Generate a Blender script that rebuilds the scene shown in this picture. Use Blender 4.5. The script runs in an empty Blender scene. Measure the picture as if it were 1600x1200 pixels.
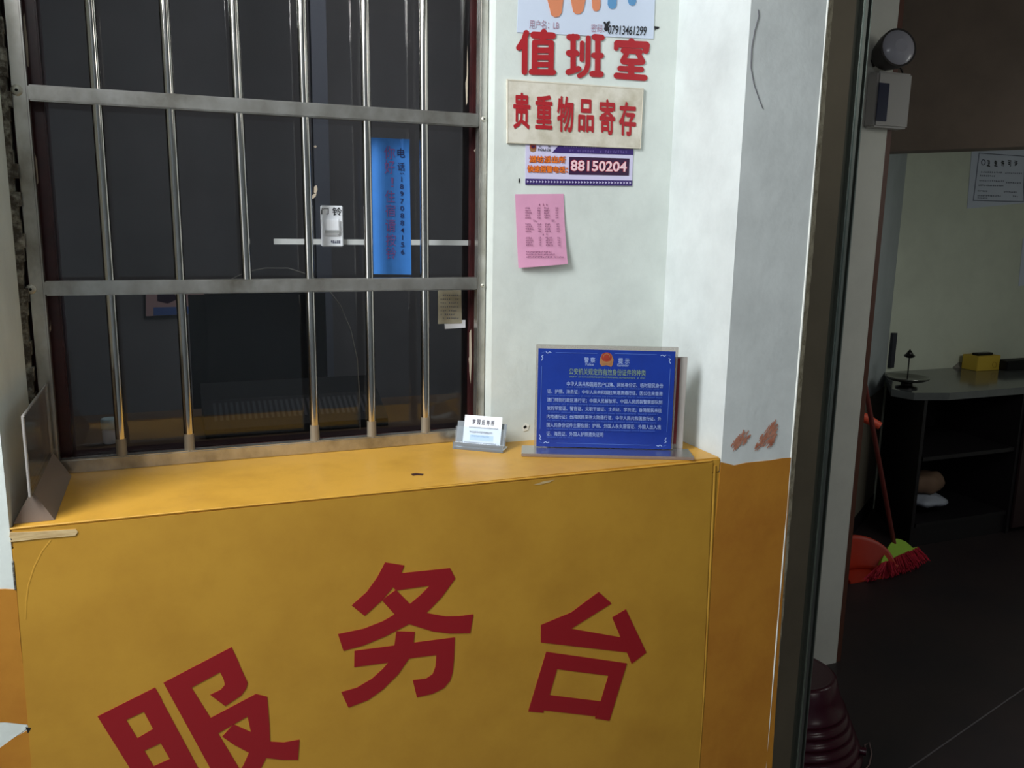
import bpy, bmesh, math, random
import numpy as np
from mathutils import Vector, Matrix
random.seed(7)
S = bpy.context.scene
COL = S.collection
# ------------------------------------------------------------------ camera
F_PX, EYE = 1331.0, 1.55
_x = np.array([3403, 196, -F_PX]); _x /= np.linalg.norm(_x)
_z = np.array([120, 6960, F_PX]); _z /= np.linalg.norm(_z)
_y = np.cross(_z, _x); _y /= np.linalg.norm(_y); _x = np.cross(_y, _z)
ROT = np.stack([_x, _y, _z])                     # camera -> world
cam_d = bpy.data.cameras.new('camera')
cam_d.sensor_width = 36.0
cam_d.lens = F_PX / 1600 * 36
cam_d.clip_start = 0.02
cam = bpy.data.objects.new('camera', cam_d); COL.objects.link(cam)
m4 = Matrix([list(ROT[i]) + [0] for i in range(3)] + [[0, 0, 0, 1]])
m4.translation = Vector((0, 0, EYE))
cam.matrix_world = m4
S.camera = cam
# ------------------------------------------------------------------ world, lights, exposure
W = bpy.data.worlds.new('dim_daylight'); S.world = W
W.use_nodes = True
W.node_tree.nodes['Background'].inputs[0].default_value = (0.75, 0.86, 1.0, 1)
W.node_tree.nodes['Background'].inputs[1].default_value = 0.05
def area(name, loc, target, sx, sy, power, color):
    d = bpy.data.lights.new(name, 'AREA'); d.shape = 'RECTANGLE'; d.size = sx; d.size_y = sy
    d.energy = power; d.color = color
    o = bpy.data.objects.new(name, d); COL.objects.link(o)
    o.location = loc
    o.rotation_euler = (Vector(target) - Vector(loc)).to_track_quat('-Z', 'Y').to_euler()
    return o
area('hall_ceiling_light', (-0.85, 0.68, 2.5), (0.35, 1.5, 1.35), 0.6, 0.7, 28, (0.94, 0.98, 1.0))
area('entrance_daylight', (-2.85, -0.4, 1.8), (0.9, 0.3, 1.5), 1.5, 1.7, 15, (0.90, 0.96, 1.0))
area('hall_side_fill', (2.7, -1.3, 2.4), (1.9, 2.2, 1.0), 0.5, 0.5, 3, (1.0, 0.98, 0.92))  # added fill to brighten the partition beyond the door; no real lamp here
area('hall_tube_lamp', (-0.52, -1.0, 2.70), (-0.45, 0.6, 1.2), 0.5, 0.3, 5, (0.94, 0.97, 1.0))
area('passage_daylight', (3.3, 1.5, 1.82), (3.5, 3.4, 1.0), 0.6, 0.5, 3.2, (0.95, 1.0, 0.95))
area('office_fill', (0.75, 2.1, 2.55), (0.1, 3.0, 1.2), 0.6, 0.6, 3.2, (1.0, 0.98, 0.97))  # added fill that lifts the dark office wall, not a known source
S.view_settings.view_transform = 'Standard'
S.view_settings.look = 'None'
S.view_settings.gamma = 1.0
S.view_settings.use_curve_mapping = False
S.view_settings.exposure = 0.75

# ------------------------------------------------------------------ helpers
def lin(c):
    r = []
    for v in c:
        v /= 255.0
        r.append(v / 12.92 if v <= 0.04045 else ((v + 0.055) / 1.055) ** 2.4)
    return r + [1.0]
MATS = {}
def mat(name, rgb, rough=0.6, metal=0.0, var=0.0, scale=8.0, rgb2=None, lo=0.4, hi=0.7, bump=0.0, bscale=60, spec=0.5, stretch=None):
    m = bpy.data.materials.new(name); m.use_nodes = True
    nt = m.node_tree; b = nt.nodes['Principled BSDF']
    b.inputs['Base Color'].default_value = lin(rgb)
    b.inputs['Roughness'].default_value = rough
    b.inputs['Metallic'].default_value = metal
    b.inputs['Specular IOR Level'].default_value = spec
    tc = nt.nodes.new('ShaderNodeTexCoord'); mp = nt.nodes.new('ShaderNodeMapping')
    nt.links.new(tc.outputs['Object'], mp.inputs[0])
    if stretch: mp.inputs['Scale'].default_value = stretch
    if rgb2 is not None or var:
        n = nt.nodes.new('ShaderNodeTexNoise'); n.inputs['Scale'].default_value = scale
        n.inputs['Detail'].default_value = 8; n.inputs['Roughness'].default_value = 0.65
        nt.links.new(mp.outputs[0], n.inputs['Vector'])
        r = nt.nodes.new('ShaderNodeValToRGB')
        r.color_ramp.elements[0].position = lo; r.color_ramp.elements[1].position = hi
        if rgb2 is None: rgb2 = [v * (1 - var) for v in rgb]
        r.color_ramp.elements[0].color = lin(rgb); r.color_ramp.elements[1].color = lin(rgb2)
        nt.links.new(n.outputs['Fac'], r.inputs[0]); nt.links.new(r.outputs[0], b.inputs['Base Color'])
    if bump:
        n2 = nt.nodes.new('ShaderNodeTexNoise'); n2.inputs['Scale'].default_value = bscale; n2.inputs['Detail'].default_value = 5
        nt.links.new(mp.outputs[0], n2.inputs['Vector'])
        bp = nt.nodes.new('ShaderNodeBump'); bp.inputs['Strength'].default_value = bump; bp.inputs['Distance'].default_value = 0.01
        nt.links.new(n2.outputs['Fac'], bp.inputs['Height']); nt.links.new(bp.outputs[0], b.inputs['Normal'])
    MATS[name] = m
    return m
def clear_mat(name, tint, haze, hazecol, ior=1.45, rough=0.02):
    m = bpy.data.materials.new(name); m.use_nodes = True
    nt = m.node_tree; nt.nodes.clear()
    out = nt.nodes.new('ShaderNodeOutputMaterial')
    tr = nt.nodes.new('ShaderNodeBsdfTransparent'); tr.inputs[0].default_value = lin(tint)
    df = nt.nodes.new('ShaderNodeBsdfDiffuse'); df.inputs[0].default_value = lin(hazecol)
    mx = nt.nodes.new('ShaderNodeMixShader'); mx.inputs[0].default_value = haze
    nt.links.new(tr.outputs[0], mx.inputs[1]); nt.links.new(df.outputs[0], mx.inputs[2])
    gl = nt.nodes.new('ShaderNodeBsdfGlossy'); gl.inputs['Roughness'].default_value = rough
    fr = nt.nodes.new('ShaderNodeFresnel'); fr.inputs[0].default_value = ior
    m2 = nt.nodes.new('ShaderNodeMixShader')
    nt.links.new(fr.outputs[0], m2.inputs[0]); nt.links.new(mx.outputs[0], m2.inputs[1]); nt.links.new(gl.outputs[0], m2.inputs[2])
    nt.links.new(m2.outputs[0], out.inputs[0])
    MATS[name] = m
    return m

def ray(px, py):
    return ROT @ np.array([px - 800.0, -(py - 600.0), -F_PX])
O3 = np.array([0, 0, EYE])
class Surf:
    """a real plane of the place (point, normal towards the hall); pt() finds where a spot of it lies"""
    def __init__(s, p0, n, disp=None):
        s.p0 = np.array(p0, float); n = np.array(n, float); s.n = n / np.linalg.norm(n); s.disp = disp
    def pt(s, p, lift=0.0):
        d = ray(*p); t = np.dot(s.p0 - O3, s.n) / np.dot(d, s.n)
        q = O3 + d * t
        if s.disp: lift = lift + s.disp(*p)
        return q + s.n * lift
def YP(y): return Surf((0, y, 0), (0, -1, 0))
def ZP(z): return Surf((0, 0, z), (0, 0, 1))
def XP(x): return Surf((x, 0, 0), (-1, 0, 0))
def zoom(x0, y0, s): return lambda p: (x0 + p[0] / s, y0 + p[1] / s)

class MB:
    """collects shapes (world coordinates) for ONE mesh object"""
    def __init__(s): s.v = []; s.f = []; s.mi = []; s.mats = []; s.smooth = []; s.layer = 0
    def _m(s, m):
        if m not in s.mats: s.mats.append(m)
        return s.mats.index(m)
    def add(s, vs, fs, m, smooth=False):
        o = len(s.v); i = s._m(m)
        s.v += [tuple(map(float, v)) for v in vs]
        for f in fs: s.f.append([o + k for k in f]); s.mi.append(i); s.smooth.append(smooth)
        return s
    def box(s, x0, x1, y0, y1, z0, z1, m, bev=0.0):
        if bev:
            bm = bmesh.new(); bmesh.ops.create_cube(bm, size=1)
            for v in bm.verts:
                v.co = Vector(((x0 + x1) / 2 + v.co.x * (x1 - x0), (y0 + y1) / 2 + v.co.y * (y1 - y0), (z0 + z1) / 2 + v.co.z * (z1 - z0)))
            bmesh.ops.bevel(bm, geom=bm.edges[:], offset=bev, segments=2, affect='EDGES')
            s.bm(bm, m); return s
        v = [(x, y, z) for x in (x0, x1) for y in (y0, y1) for z in (z0, z1)]
        return s.add(v, [(0, 1, 3, 2), (4, 6, 7, 5), (0, 4, 5, 1), (2, 3, 7, 6), (0, 2, 6, 4), (1, 5, 7, 3)], m)
    def bm(s, bm, m, smooth=False, mtx=None):
        bm.verts.index_update()
        s.add([(mtx @ v.co if mtx else v.co) for v in bm.verts], [[v.index for v in f.verts] for f in bm.faces], m, smooth)
        bm.free(); return s
    def obox(s, c, ux, uy, uz, m, bev=0.0):
        """oriented box: centre and three half-vectors"""
        bm = bmesh.new(); bmesh.ops.create_cube(bm, size=2)
        c, ux, uy, uz = map(Vector, (c, ux, uy, uz))
        if bev:
            for v in bm.verts: v.co = Vector((v.co.x * ux.length, v.co.y * uy.length, v.co.z * uz.length))
            bmesh.ops.bevel(bm, geom=bm.edges[:], offset=bev, segments=2, affect='EDGES')
            for v in bm.verts: v.co = c + ux.normalized() * v.co.x + uy.normalized() * v.co.y + uz.normalized() * v.co.z
        else:
            for v in bm.verts: v.co = c + ux * v.co.x + uy * v.co.y + uz * v.co.z
        return s.bm(bm, m)
    def tube(s, pts, r, m, seg=10, smooth=True, caps=True):
        pts = [Vector(p) for p in pts]
        rr = r if isinstance(r, (list, tuple)) else [r] * len(pts)
        vs, fs = [], []
        t0 = (pts[1] - pts[0]).normalized()
        up = Vector((0, 0, 1)) if abs(t0.z) < 0.9 else Vector((1, 0, 0))
        a = t0.cross(up).normalized()
        for i, p in enumerate(pts):
            t = (pts[min(i + 1, len(pts) - 1)] - pts[max(i - 1, 0)]).normalized()
            a = (a - t * a.dot(t)).normalized(); b = t.cross(a)
            for k in range(seg):
                g = 2 * math.pi * k / seg
                vs.append(p + (a * math.cos(g) + b * math.sin(g)) * rr[i])
        n = len(pts)
        for i in range(n - 1):
            for k in range(seg):
                fs.append((i * seg + k, i * seg + (k + 1) % seg, (i + 1) * seg + (k + 1) % seg, (i + 1) * seg + k))
        s.add(vs, fs, m, smooth)
        if caps:
            s.add(vs[:seg], [list(range(seg))[::-1]], m); s.add(vs[-seg:], [list(range(seg))], m)
        return s
    def lathe(s, c, prof, m, seg=32, smooth=True, sx=1.0, sy=1.0, mtx=None):
        """prof: list of (radius, z) around a vertical axis at c"""
        vs, fs = [], []
        for r, z in prof:
            for k in range(seg):
                g = 2 * math.pi * k / seg
                q = Vector((r * math.cos(g) * sx, r * math.sin(g) * sy, z))
                if mtx: q = mtx @ q
                vs.append(Vector(c) + q)
        for i in range(len(prof) - 1):
            for k in range(seg):
                fs.append((i * seg + k, i * seg + (k + 1) % seg, (i + 1) * seg + (k + 1) % seg, (i + 1) * seg + k))
        s.add(vs, fs, m, smooth)
        if prof[0][0] > 1e-5: s.add(vs[:seg], [list(range(seg))[::-1]], m)
        if prof[-1][0] > 1e-5: s.add(vs[-seg:], [list(range(seg))], m)
        return s
    def poly(s, P, surf, m, lift=0.0008, thick=0.0):
        """flat polygon lying on a surface, outline in any order"""
        s.layer += 1; lift += s.layer * 1.5e-6          # overlapping strokes never share one plane
        top = [surf.pt(p, lift) for p in P]
        n = len(P)
        bm = bmesh.new()
        bv = [bm.verts.new(p) for p in top]
        f = bm.faces.new(bv)
        f.normal_update()
        if f.normal.dot(Vector(surf.n)) < 0: f.normal_flip()
        bmesh.ops.triangulate(bm, faces=[f], ngon_method='EAR_CLIP')
        s.bm(bm, m)
        if thick:
            base = [surf.pt(p, lift - thick) for p in P]
            s.add(top + base, [(i, (i + 1) % n, n + (i + 1) % n, n + i) for i in range(n)], m)
        return s
    def stroke(s, P, w, surf, m, lift=0.0008, cap=7):
        """round-ended painted stroke along P, width w (photo units) on a surface"""
        for (x0, y0), (x1, y1) in zip(P[:-1], P[1:]):
            a = math.atan2(y1 - y0, x1 - x0); q = []
            for k in range(cap + 1):
                g = a - math.pi / 2 + math.pi * k / cap; q.append((x1 + math.cos(g) * w / 2, y1 + math.sin(g) * w / 2))
            for k in range(cap + 1):
                g = a + math.pi / 2 + math.pi * k / cap; q.append((x0 + math.cos(g) * w / 2, y0 + math.sin(g) * w / 2))
            s.poly(q, surf, m, lift)
        return s
    def sheet(s, quad, surf, m, nx=1, ny=1, lift=0.0, thick=0.0006):
        """sheet of paper or board on a surface: TL, TR, BR, BL"""
        TL, TR, BR, BL = [np.array(q, float) for q in quad]
        g = [[None] * (nx + 1) for _ in range(ny + 1)]; vs = []
        for lay in (lift + thick, lift):
            for j in range(ny + 1):
                for i in range(nx + 1):
                    u, v = i / nx, j / ny
                    p = TL * (1 - u) * (1 - v) + TR * u * (1 - v) + BR * u * v + BL * (1 - u) * v
                    vs.append(surf.pt(p, lay))
        N = (nx + 1) * (ny + 1); fs = []
        ix = lambda i, j: j * (nx + 1) + i
        for j in range(ny):
            for i in range(nx):
                fs.append((ix(i, j), ix(i, j + 1), ix(i + 1, j + 1), ix(i + 1, j)))
                fs.append((N + ix(i, j), N + ix(i + 1, j), N + ix(i + 1, j + 1), N + ix(i, j + 1)))
        for i in range(nx):
            fs.append((ix(i, 0), ix(i + 1, 0), N + ix(i + 1, 0), N + ix(i, 0)))
            fs.append((ix(i + 1, ny), ix(i, ny), N + ix(i, ny), N + ix(i + 1, ny)))
        for j in range(ny):
            fs.append((ix(0, j + 1), ix(0, j), N + ix(0, j), N + ix(0, j + 1)))
            fs.append((ix(nx, j), ix(nx, j + 1), N + ix(nx, j + 1), N + ix(nx, j)))
        return s.add(vs, fs, m)
    def text(s, body, quad, surf, m, bold=0.0, lift=0.0015, space=1.0, fat=0.0):
        """lettering fitted into a quad (TL, TR, BR, BL) on a surface"""
        c = bpy.data.curves.new('t', 'FONT'); c.body = body; c.offset = bold; c.resolution_u = 3; c.space_character = space
        o = bpy.data.objects.new('t', c); COL.objects.link(o)
        dg = bpy.context.evaluated_depsgraph_get(); dg.update()
        me = bpy.data.meshes.new_from_object(o.evaluated_get(dg))
        co = [v.co.copy() for v in me.vertices]; fs = [list(p.vertices) for p in me.polygons]
        bpy.data.objects.remove(o); bpy.data.curves.remove(c); bpy.data.meshes.remove(me)
        if not co: return s
        x0 = min(v.x for v in co); x1 = max(v.x for v in co); y0 = min(v.y for v in co); y1 = max(v.y for v in co)
        TL, TR, BR, BL = [np.array(q, float) for q in quad]
        if fat:                                          # heavier weight: the glyph laid over itself in a small ring
            shifts = [(fat * math.cos(k * math.pi / 4), fat * math.sin(k * math.pi / 4)) for k in range(8)] + [(0, 0)]
            for dx, dy in shifts:
                s.layer += 1; vs = []
                for v in co:
                    u = (v.x + dx - x0 + fat) / (x1 - x0 + 2 * fat); w = (y1 + fat - v.y - dy) / (y1 - y0 + 2 * fat)
                    vs.append(surf.pt(TL * (1 - u) * (1 - w) + TR * u * (1 - w) + BR * u * w + BL * (1 - u) * w, lift + s.layer * 2e-6))
                s.add(vs, fs, m)
            return s
        vs = []
        for v in co:
            u = (v.x - x0) / max(x1 - x0, 1e-6); w = (y1 - v.y) / max(y1 - y0, 1e-6)
            vs.append(surf.pt(TL * (1 - u) * (1 - w) + TR * u * (1 - w) + BR * u * w + BL * (1 - u) * w, lift))
        return s.add(vs, fs, m)
    def marks(s, quad, n, surf, m, lift=0.0012, fill=0.75, w=0.13, skip=0.0):
        """row of n small print marks too small to read"""
        TL, TR, BR, BL = [np.array(q, float) for q in quad]
        P = lambda u, v: tuple(TL * (1 - u) * (1 - v) + TR * u * (1 - v) + BR * u * v + BL * (1 - u) * v)
        for i in range(n):
            if random.random() < skip: continue
            u0 = i / n; u1 = u0 + fill / n
            for k in range(3):
                v = random.choice((0.05, 0.4, 0.8)) if k else 0.45
                s.poly([P(u0, v), P(u1, v), P(u1, v + w), P(u0, v + w)], surf, m, lift)
            uu = u0 + random.uniform(0.2, 0.5) / n
            s.poly([P(uu, 0), P(uu + w / n, 0), P(uu + w / n, 1), P(uu, 1)], surf, m, lift)
        return s
    def build(s, name, parent=None, origin=None, label=None):
        me = bpy.data.meshes.new(name)
        org = Vector(origin) if origin is not None else Vector((0, 0, 0))
        if parent is not None: org = Vector(parent['_w'])
        me.from_pydata([Vector(v) - org for v in s.v], [], s.f)
        for m in s.mats: me.materials.append(m)
        for p, i, sm in zip(me.polygons, s.mi, s.smooth): p.material_index = i; p.use_smooth = sm
        me.update()
        bm = bmesh.new(); bm.from_mesh(me); bmesh.ops.dissolve_degenerate(bm, edges=bm.edges[:], dist=1e-7); bm.to_mesh(me); bm.free()
        o = bpy.data.objects.new(name, me); COL.objects.link(o)
        o['_w'] = list(org)
        if parent is not None: o.parent = parent
        else: o.location = org
        if label: o['label'] = label
        return o
def tag(o, label, cat, group=None):
    o['label'] = label; o['category'] = cat
    if group: o['group'] = group
    return o
def thing(name, label, cat, loc, group=None):
    o = bpy.data.objects.new(name, None); COL.objects.link(o)
    o.empty_display_size = 0.05; o.location = Vector(loc); o['_w'] = [float(v) for v in loc]
    return tag(o, label, cat, group)
def struct(o): o['kind'] = 'structure'; return o

# ------------------------------------------------------------------ materials
white_wall = mat('white_plaster', (222, 228, 222), 0.75, var=0.07, scale=5, bump=0.12, bscale=35)
pillar_white = mat('pillar_plaster', (214, 219, 218), 0.75, var=0.08, scale=6, bump=0.1, bscale=30)
worn_plaster = mat('worn_plaster', (205, 196, 172), 0.9, rgb2=(120, 104, 78), scale=45, lo=0.45, hi=0.72, bump=0.6, bscale=120)
edge_white = mat('bright_corner_bead', (240, 240, 232), 0.6)
mortar = mat('dark_mortar', (74, 68, 60), 0.95, rgb2=(170, 168, 156), scale=60, lo=0.45, hi=0.7, bump=0.8, bscale=90)
ochre_wall = mat('ochre_wall_paint', (182, 122, 36), 0.6, rgb2=(170, 108, 30), scale=9, bump=0.06, bscale=50)
yellow_top = mat('yellow_counter_top', (206, 154, 58), 0.42, rgb2=(188, 138, 48), scale=11, lo=0.45, hi=0.75)
yellow_front = mat('yellow_counter_sheet', (190, 142, 48), 0.5, rgb2=(174, 126, 40), scale=7, lo=0.4, hi=0.75, bump=0.04, bscale=14)
red_vinyl = mat('dark_red_vinyl', (146, 18, 28), 0.5)
sign_red = mat('bright_red_lettering', (172, 28, 38), 0.5)
bare_wood = mat('bare_board_edge', (206, 180, 132), 0.8, rgb2=(170, 138, 92), scale=30, stretch=(1, 8, 8))
steel = mat('stainless_steel', (206, 203, 196), 0.26, 0.84, rgb2=(124, 116, 100), scale=9, lo=0.42, hi=0.72, stretch=(1, 3, 0.7))
steel_bar = mat('polished_steel_bar', (200, 196, 190), 0.13, 1.0)
steel_dull = mat('dulled_steel_end', (150, 140, 124), 0.6, 0.6)
screw_mat = mat('screw_metal', (190, 188, 176), 0.35, 0.5)
dark_hole = mat('dark_recess', (12, 12, 12), 0.9)
maroon = mat('maroon_window_wood', (62, 26, 26), 0.35, rgb2=(40, 17, 18), scale=20)
flake = mat('pale_paint_flake', (190, 176, 156), 0.8)
glass = clear_mat('window_glass', (232, 234, 236), 0.006, (150, 160, 170), 1.5, 0.01)
acrylic = clear_mat('clear_acrylic', (228, 224, 220), 0.16, (214, 210, 206), 1.4, 0.08)
acrylic_thick = clear_mat('thick_acrylic_base', (212, 200, 190), 0.36, (196, 176, 162), 1.2, 0.3)
acrylic_edge = clear_mat('acrylic_cut_edge', (205, 200, 196), 0.55, (205, 198, 192), 1.45, 0.15)
card_clear = clear_mat('grey_clear_plastic', (190, 198, 204), 0.42, (165, 172, 178), 1.45, 0.1)
paper_white = mat('white_paper', (232, 234, 240), 0.7)
poster_white = mat('pale_blue_white_poster', (206, 216, 234), 0.6)
plaque = mat('aged_cream_plaque', (224, 218, 204), 0.45, rgb2=(180, 170, 146), scale=14, lo=0.42, hi=0.72)
plaque_edge = mat('grimy_plaque_rim', (206, 198, 180), 0.6)
lilac_paper = mat('pale_lilac_notice', (212, 206, 236), 0.55)
purple = mat('deep_purple_print', (52, 28, 104), 0.5)
dark_purple = mat('dark_plum_print', (50, 14, 56), 0.5)
pinkish_white = mat('pale_pink_print', (244, 208, 214), 0.5)
glow_red = mat('red_print', (188, 30, 60), 0.5)
orange_print = mat('orange_print', (236, 122, 34), 0.5)
brick_print = mat('brick_red_print', (176, 58, 30), 0.5)
black_ink = mat('black_ink', (22, 22, 28), 0.6)
grey_ink = mat('grey_ink', (92, 88, 100), 0.7)
lav_ink = mat('lavender_ink', (128, 110, 176), 0.6)
navy_ink = mat('navy_ink', (24, 28, 74), 0.6)
mauve_ink = mat('mauve_ink', (176, 140, 158), 0.7)
pink_paper = mat('pink_paper', (222, 158, 190), 0.75, var=0.05, scale=12)
plum_ink = mat('plum_ink', (120, 56, 96), 0.7)
letter_orange = mat('orange_poster_letter', (216, 134, 96), 0.6)
letter_blue = mat('blue_poster_letter', (92, 146, 192), 0.6)
blue_paper = mat('blue_paper', (56, 124, 204), 0.65, var=0.06, scale=18)
red_pen = mat('faded_red_pen', (124, 84, 146), 0.7)
bell_white = mat('doorbell_plastic', (232, 234, 238), 0.35)
bell_grey = mat('doorbell_grey', (150, 152, 152), 0.5)
royal = mat('royal_blue_print', (18, 52, 146), 0.4, rgb2=(15, 44, 130), scale=9)
sheet_edge = mat('pale_sheet_edge', (180, 186, 210), 0.5)
sign_ink = mat('pale_blue_lettering', (146, 166, 214), 0.5)
sign_fine = mat('fine_blue_lettering', (66, 96, 178), 0.5)
sign_gold = mat('greenish_gold_lettering', (116, 140, 126), 0.5)
emblem_gold = mat('emblem_gold', (158, 112, 74), 0.4)
emblem_red = mat('emblem_red', (150, 54, 40), 0.4)
red_sheet = mat('dark_red_sheet', (132, 42, 48), 0.5)
card_paper = mat('business_card_paper', (236, 242, 250), 0.6)
card_tint = mat('card_tint', (198, 220, 238), 0.6)
rust = mat('rusty_scuff', (176, 104, 76), 0.85, rgb2=(200, 150, 128), scale=60)
# passage and office
dim_wall = mat('cream_passage_wall', (204, 208, 190), 0.8, var=0.06, scale=3)
grey_wall = mat('grey_passage_wall', (168, 174, 176), 0.8, var=0.06, scale=4)
dado = mat('tan_dado_paint', (112, 104, 90), 0.75)
post_white = mat('off_white_partition', (224, 222, 212), 0.75, var=0.05, scale=5)
brown_trim = mat('red_brown_trim', (92, 52, 38), 0.6)
jamb = mat('bronze_aluminium', (128, 118, 100), 0.45, 0.3, var=0.1, scale=4)
jamb_dark = mat('dark_door_groove', (84, 86, 76), 0.5, 0.3)
alu = mat('aluminium_edge', (170, 178, 172), 0.3, 0.9)
soffit = mat('dark_brown_soffit', (118, 102, 90), 0.8, var=0.15, scale=3)
floor_m = mat('dark_floor', (48, 38, 39), 0.5, rgb2=(38, 32, 36), scale=3)
seam_m = mat('pale_floor_seam', (92, 86, 88), 0.6)
hall_floor_m = mat('hall_floor_tiles', (120, 116, 108), 0.5, var=0.12, scale=3)
ceil_m = mat('ceiling_paint', (196, 198, 196), 0.85, var=0.05, scale=3)
hall_wall_m = mat('hall_wall_paint', (170, 178, 188), 0.8, var=0.08, scale=2)
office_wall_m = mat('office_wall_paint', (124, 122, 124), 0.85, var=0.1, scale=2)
black_board = mat('black_cabinet_wood', (22, 18, 22), 0.5)
cab_red = mat('dark_red_cabinet_door', (38, 18, 22), 0.5)
cab_top = mat('grey_stone_top', (92, 94, 94), 0.12, var=0.1, scale=15)
dark_bronze = mat('dark_bronze', (34, 32, 32), 0.3, 0.7)
dish_m = mat('polished_dish', (96, 96, 92), 0.18, 0.8)
box_yellow = mat('yellow_card_box', (196, 164, 54), 0.6)
box_ring = mat('box_print', (150, 118, 30), 0.6)
grey_cloth = mat('grey_paper', (128, 124, 116), 0.9)
bag_white = mat('pale_plastic_bag', (150, 154, 166), 0.4)
bag_brown = mat('brown_bundle', (110, 84, 66), 0.8)
broom_red = mat('dark_red_stick', (104, 42, 38), 0.5)
clip_orange = mat('orange_red_plastic', (226, 84, 56), 0.5)
pan_red = mat('red_dustpan_plastic', (176, 48, 26), 0.45)
lime = mat('lime_green_plastic', (150, 190, 60), 0.5)
bristle = mat('red_bristles', (206, 40, 66), 0.8, rgb2=(150, 22, 44), scale=90)
stick_pale = mat('pale_metal_rod', (168, 150, 142), 0.4, 0.5)
maroon_plastic = mat('maroon_plastic', (66, 12, 32), 0.25)
maroon_base = mat('brown_bucket_base', (78, 46, 38), 0.6)
wire_m = mat('bare_wire', (170, 140, 140), 0.35, 0.8)
blue_plastic = mat('blue_plastic', (34, 52, 112), 0.4)
meter_white = mat('meter_casing', (176, 172, 168), 0.6)
meter_glass = mat('meter_window', (44, 46, 70), 0.25)
lamp_dark = mat('dark_lamp_body', (42, 36, 34), 0.5)
lamp_lens = mat('pale_lamp_lens', (176, 174, 184), 0.2)
cable_dark = mat('dark_cable', (38, 28, 24), 0.6)
cable_grey = mat('grey_cable', (214, 208, 196), 0.5)
desk_brown = mat('brown_desk_top', (104, 82, 60), 0.45, var=0.2, scale=8)
black_plastic = mat('black_plastic', (15, 16, 18), 0.6, spec=0.3)
vent_grey = mat('dark_grey_slots', (44, 45, 54), 0.5)
chair_black = mat('black_chair_leather', (13, 12, 14), 0.85, spec=0.15)
teal_white = mat('pale_teal_cap', (190, 214, 214), 0.5)
strip_white = mat('white_strip', (184, 186, 184), 0.5)
board_grey = mat('blue_grey_board', (112, 116, 128), 0.7)
pic_pink = mat('pinkish_picture', (206, 168, 168), 0.6)
pic_blue = mat('blue_picture_border', (84, 116, 190), 0.6)
old_paper = mat('yellowed_paper', (170, 164, 142), 0.8, var=0.12, scale=20)
laminate = mat('laminated_paper', (196, 202, 216), 0.35)
slate_ink = mat('slate_ink', (88, 92, 110), 0.7)

# ------------------------------------------------------------------ the setting
SILL, FRONT, WALL, GRILLE, PANE = 1.107, 1.331, 1.567, 1.600, 1.660
XL, XR, XW = -0.235, 0.970, 0.580          # left reveal, pillar side, right side of the window
PX1 = 1.160                                # far side of the pillar
CEIL = 2.75
struct(MB().box(-2.9, PX1 + 0.05, -2.0, 3.4, -0.1, 0, hall_floor_m).build('floor'))
f2 = struct(MB().box(PX1 + 0.05, 5.4, -2.0, 4.0, -0.1, 0, floor_m).build('floor'))
sm = MB(); Z0 = ZP(0.0)
a_, b_ = Z0.pt((1405, 1212)), Z0.pt((1600, 1076))
dv = (b_ - a_); dv /= np.linalg.norm(dv); nv = np.array([-dv[1], dv[0], 0]) * 0.0025
sm.add([a_ - nv + [0, 0, .0008], a_ + nv + [0, 0, .0008], b_ + dv * .5 + nv + [0, 0, .0008], b_ + dv * .5 - nv + [0, 0, .0008]], [(0, 3, 2, 1)], seam_m)
sm.build('floor_seam', f2)
struct(MB().box(-2.9, 5.4, -2.0, 4.0, CEIL, CEIL + 0.1, ceil_m).build('ceiling'))
struct(MB().box(-2.9, 5.4, -2.1, -2.0, 0, CEIL, hall_wall_m).build('wall_back'))
YF = YP(FRONT)
# left wall: plaster above, ochre paint below, two patches of bare white
lw = MB()
lw.box(-2.9, XL, FRONT, 1.74, 0, CEIL, white_wall)
lw_o = struct(lw.build('wall_left'))
pt = MB()
pt.poly([(-420, 935), (8, 920), (26, 921), (32, 1000), (46, 1132), (8, 1128), (-420, 1140)], YF, ochre_wall, 0.001, 0.001)
pt.poly([(-420, 1140), (8, 1128), (42, 1132), (42, 1138), (18, 1155), (0, 1168), (-420, 1300)], YF, white_wall, 0.0008, 0.0008)
pt.poly([(-420, 1300), (0, 1168), (18, 1155), (48, 1138), (60, 1260), (-420, 1420)], YF, ochre_wall, 0.001, 0.001)
pt.build('lower_paint', lw_o)
ck = MB()
ck.box(XL - 0.001, XL + 0.0012, FRONT - 0.0025, FRONT + 0.004, 1.016, 1.060, mortar)
ck.poly([(40, 1135), (49, 1136), (44, 1145)], YF, dark_hole, 0.002)
ck.build('plaster_crack', lw_o)
# crumbled joint between reveal and grille
g = MB()
for k in range(46):
    z = 1.12 + k * 0.022
    w = random.uniform(0.007, 0.015)
    g.box(XL - 0.002, XL + w, 1.590, 1.618, z, z + 0.0225, mortar)
struct(g.build('trim_1'))
# wall right of the window, with the narrow plaster jamb that frames it
struct(MB().box(XW, XR + 0.01, WALL, 1.74, SILL, CEIL, white_wall).build('wall_right'))
struct(MB().box(XL, XW, WALL, 1.74, 2.32, CEIL, white_wall).build('wall_window_top'))
chip = MB(); YW = YP(WALL)
chip.poly([(815, 666), (821, 660), (827, 664), (824, 672), (817, 674)], YW, edge_white, 0.0012)
chip.poly([(817, 667), (821, 664), (823, 667), (819, 670)], YW, dark_hole, 0.0016)
chip.poly([(810, 279), (812, 279), (812, 285), (810, 286)], YW, dark_hole, 0.001)
chip.poly([(1022, 41), (1030, 42), (1029, 45), (1025, 46), (1023, 48)], YW, black_ink, 0.001)
struct(chip.build('wall_chips', None))
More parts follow.
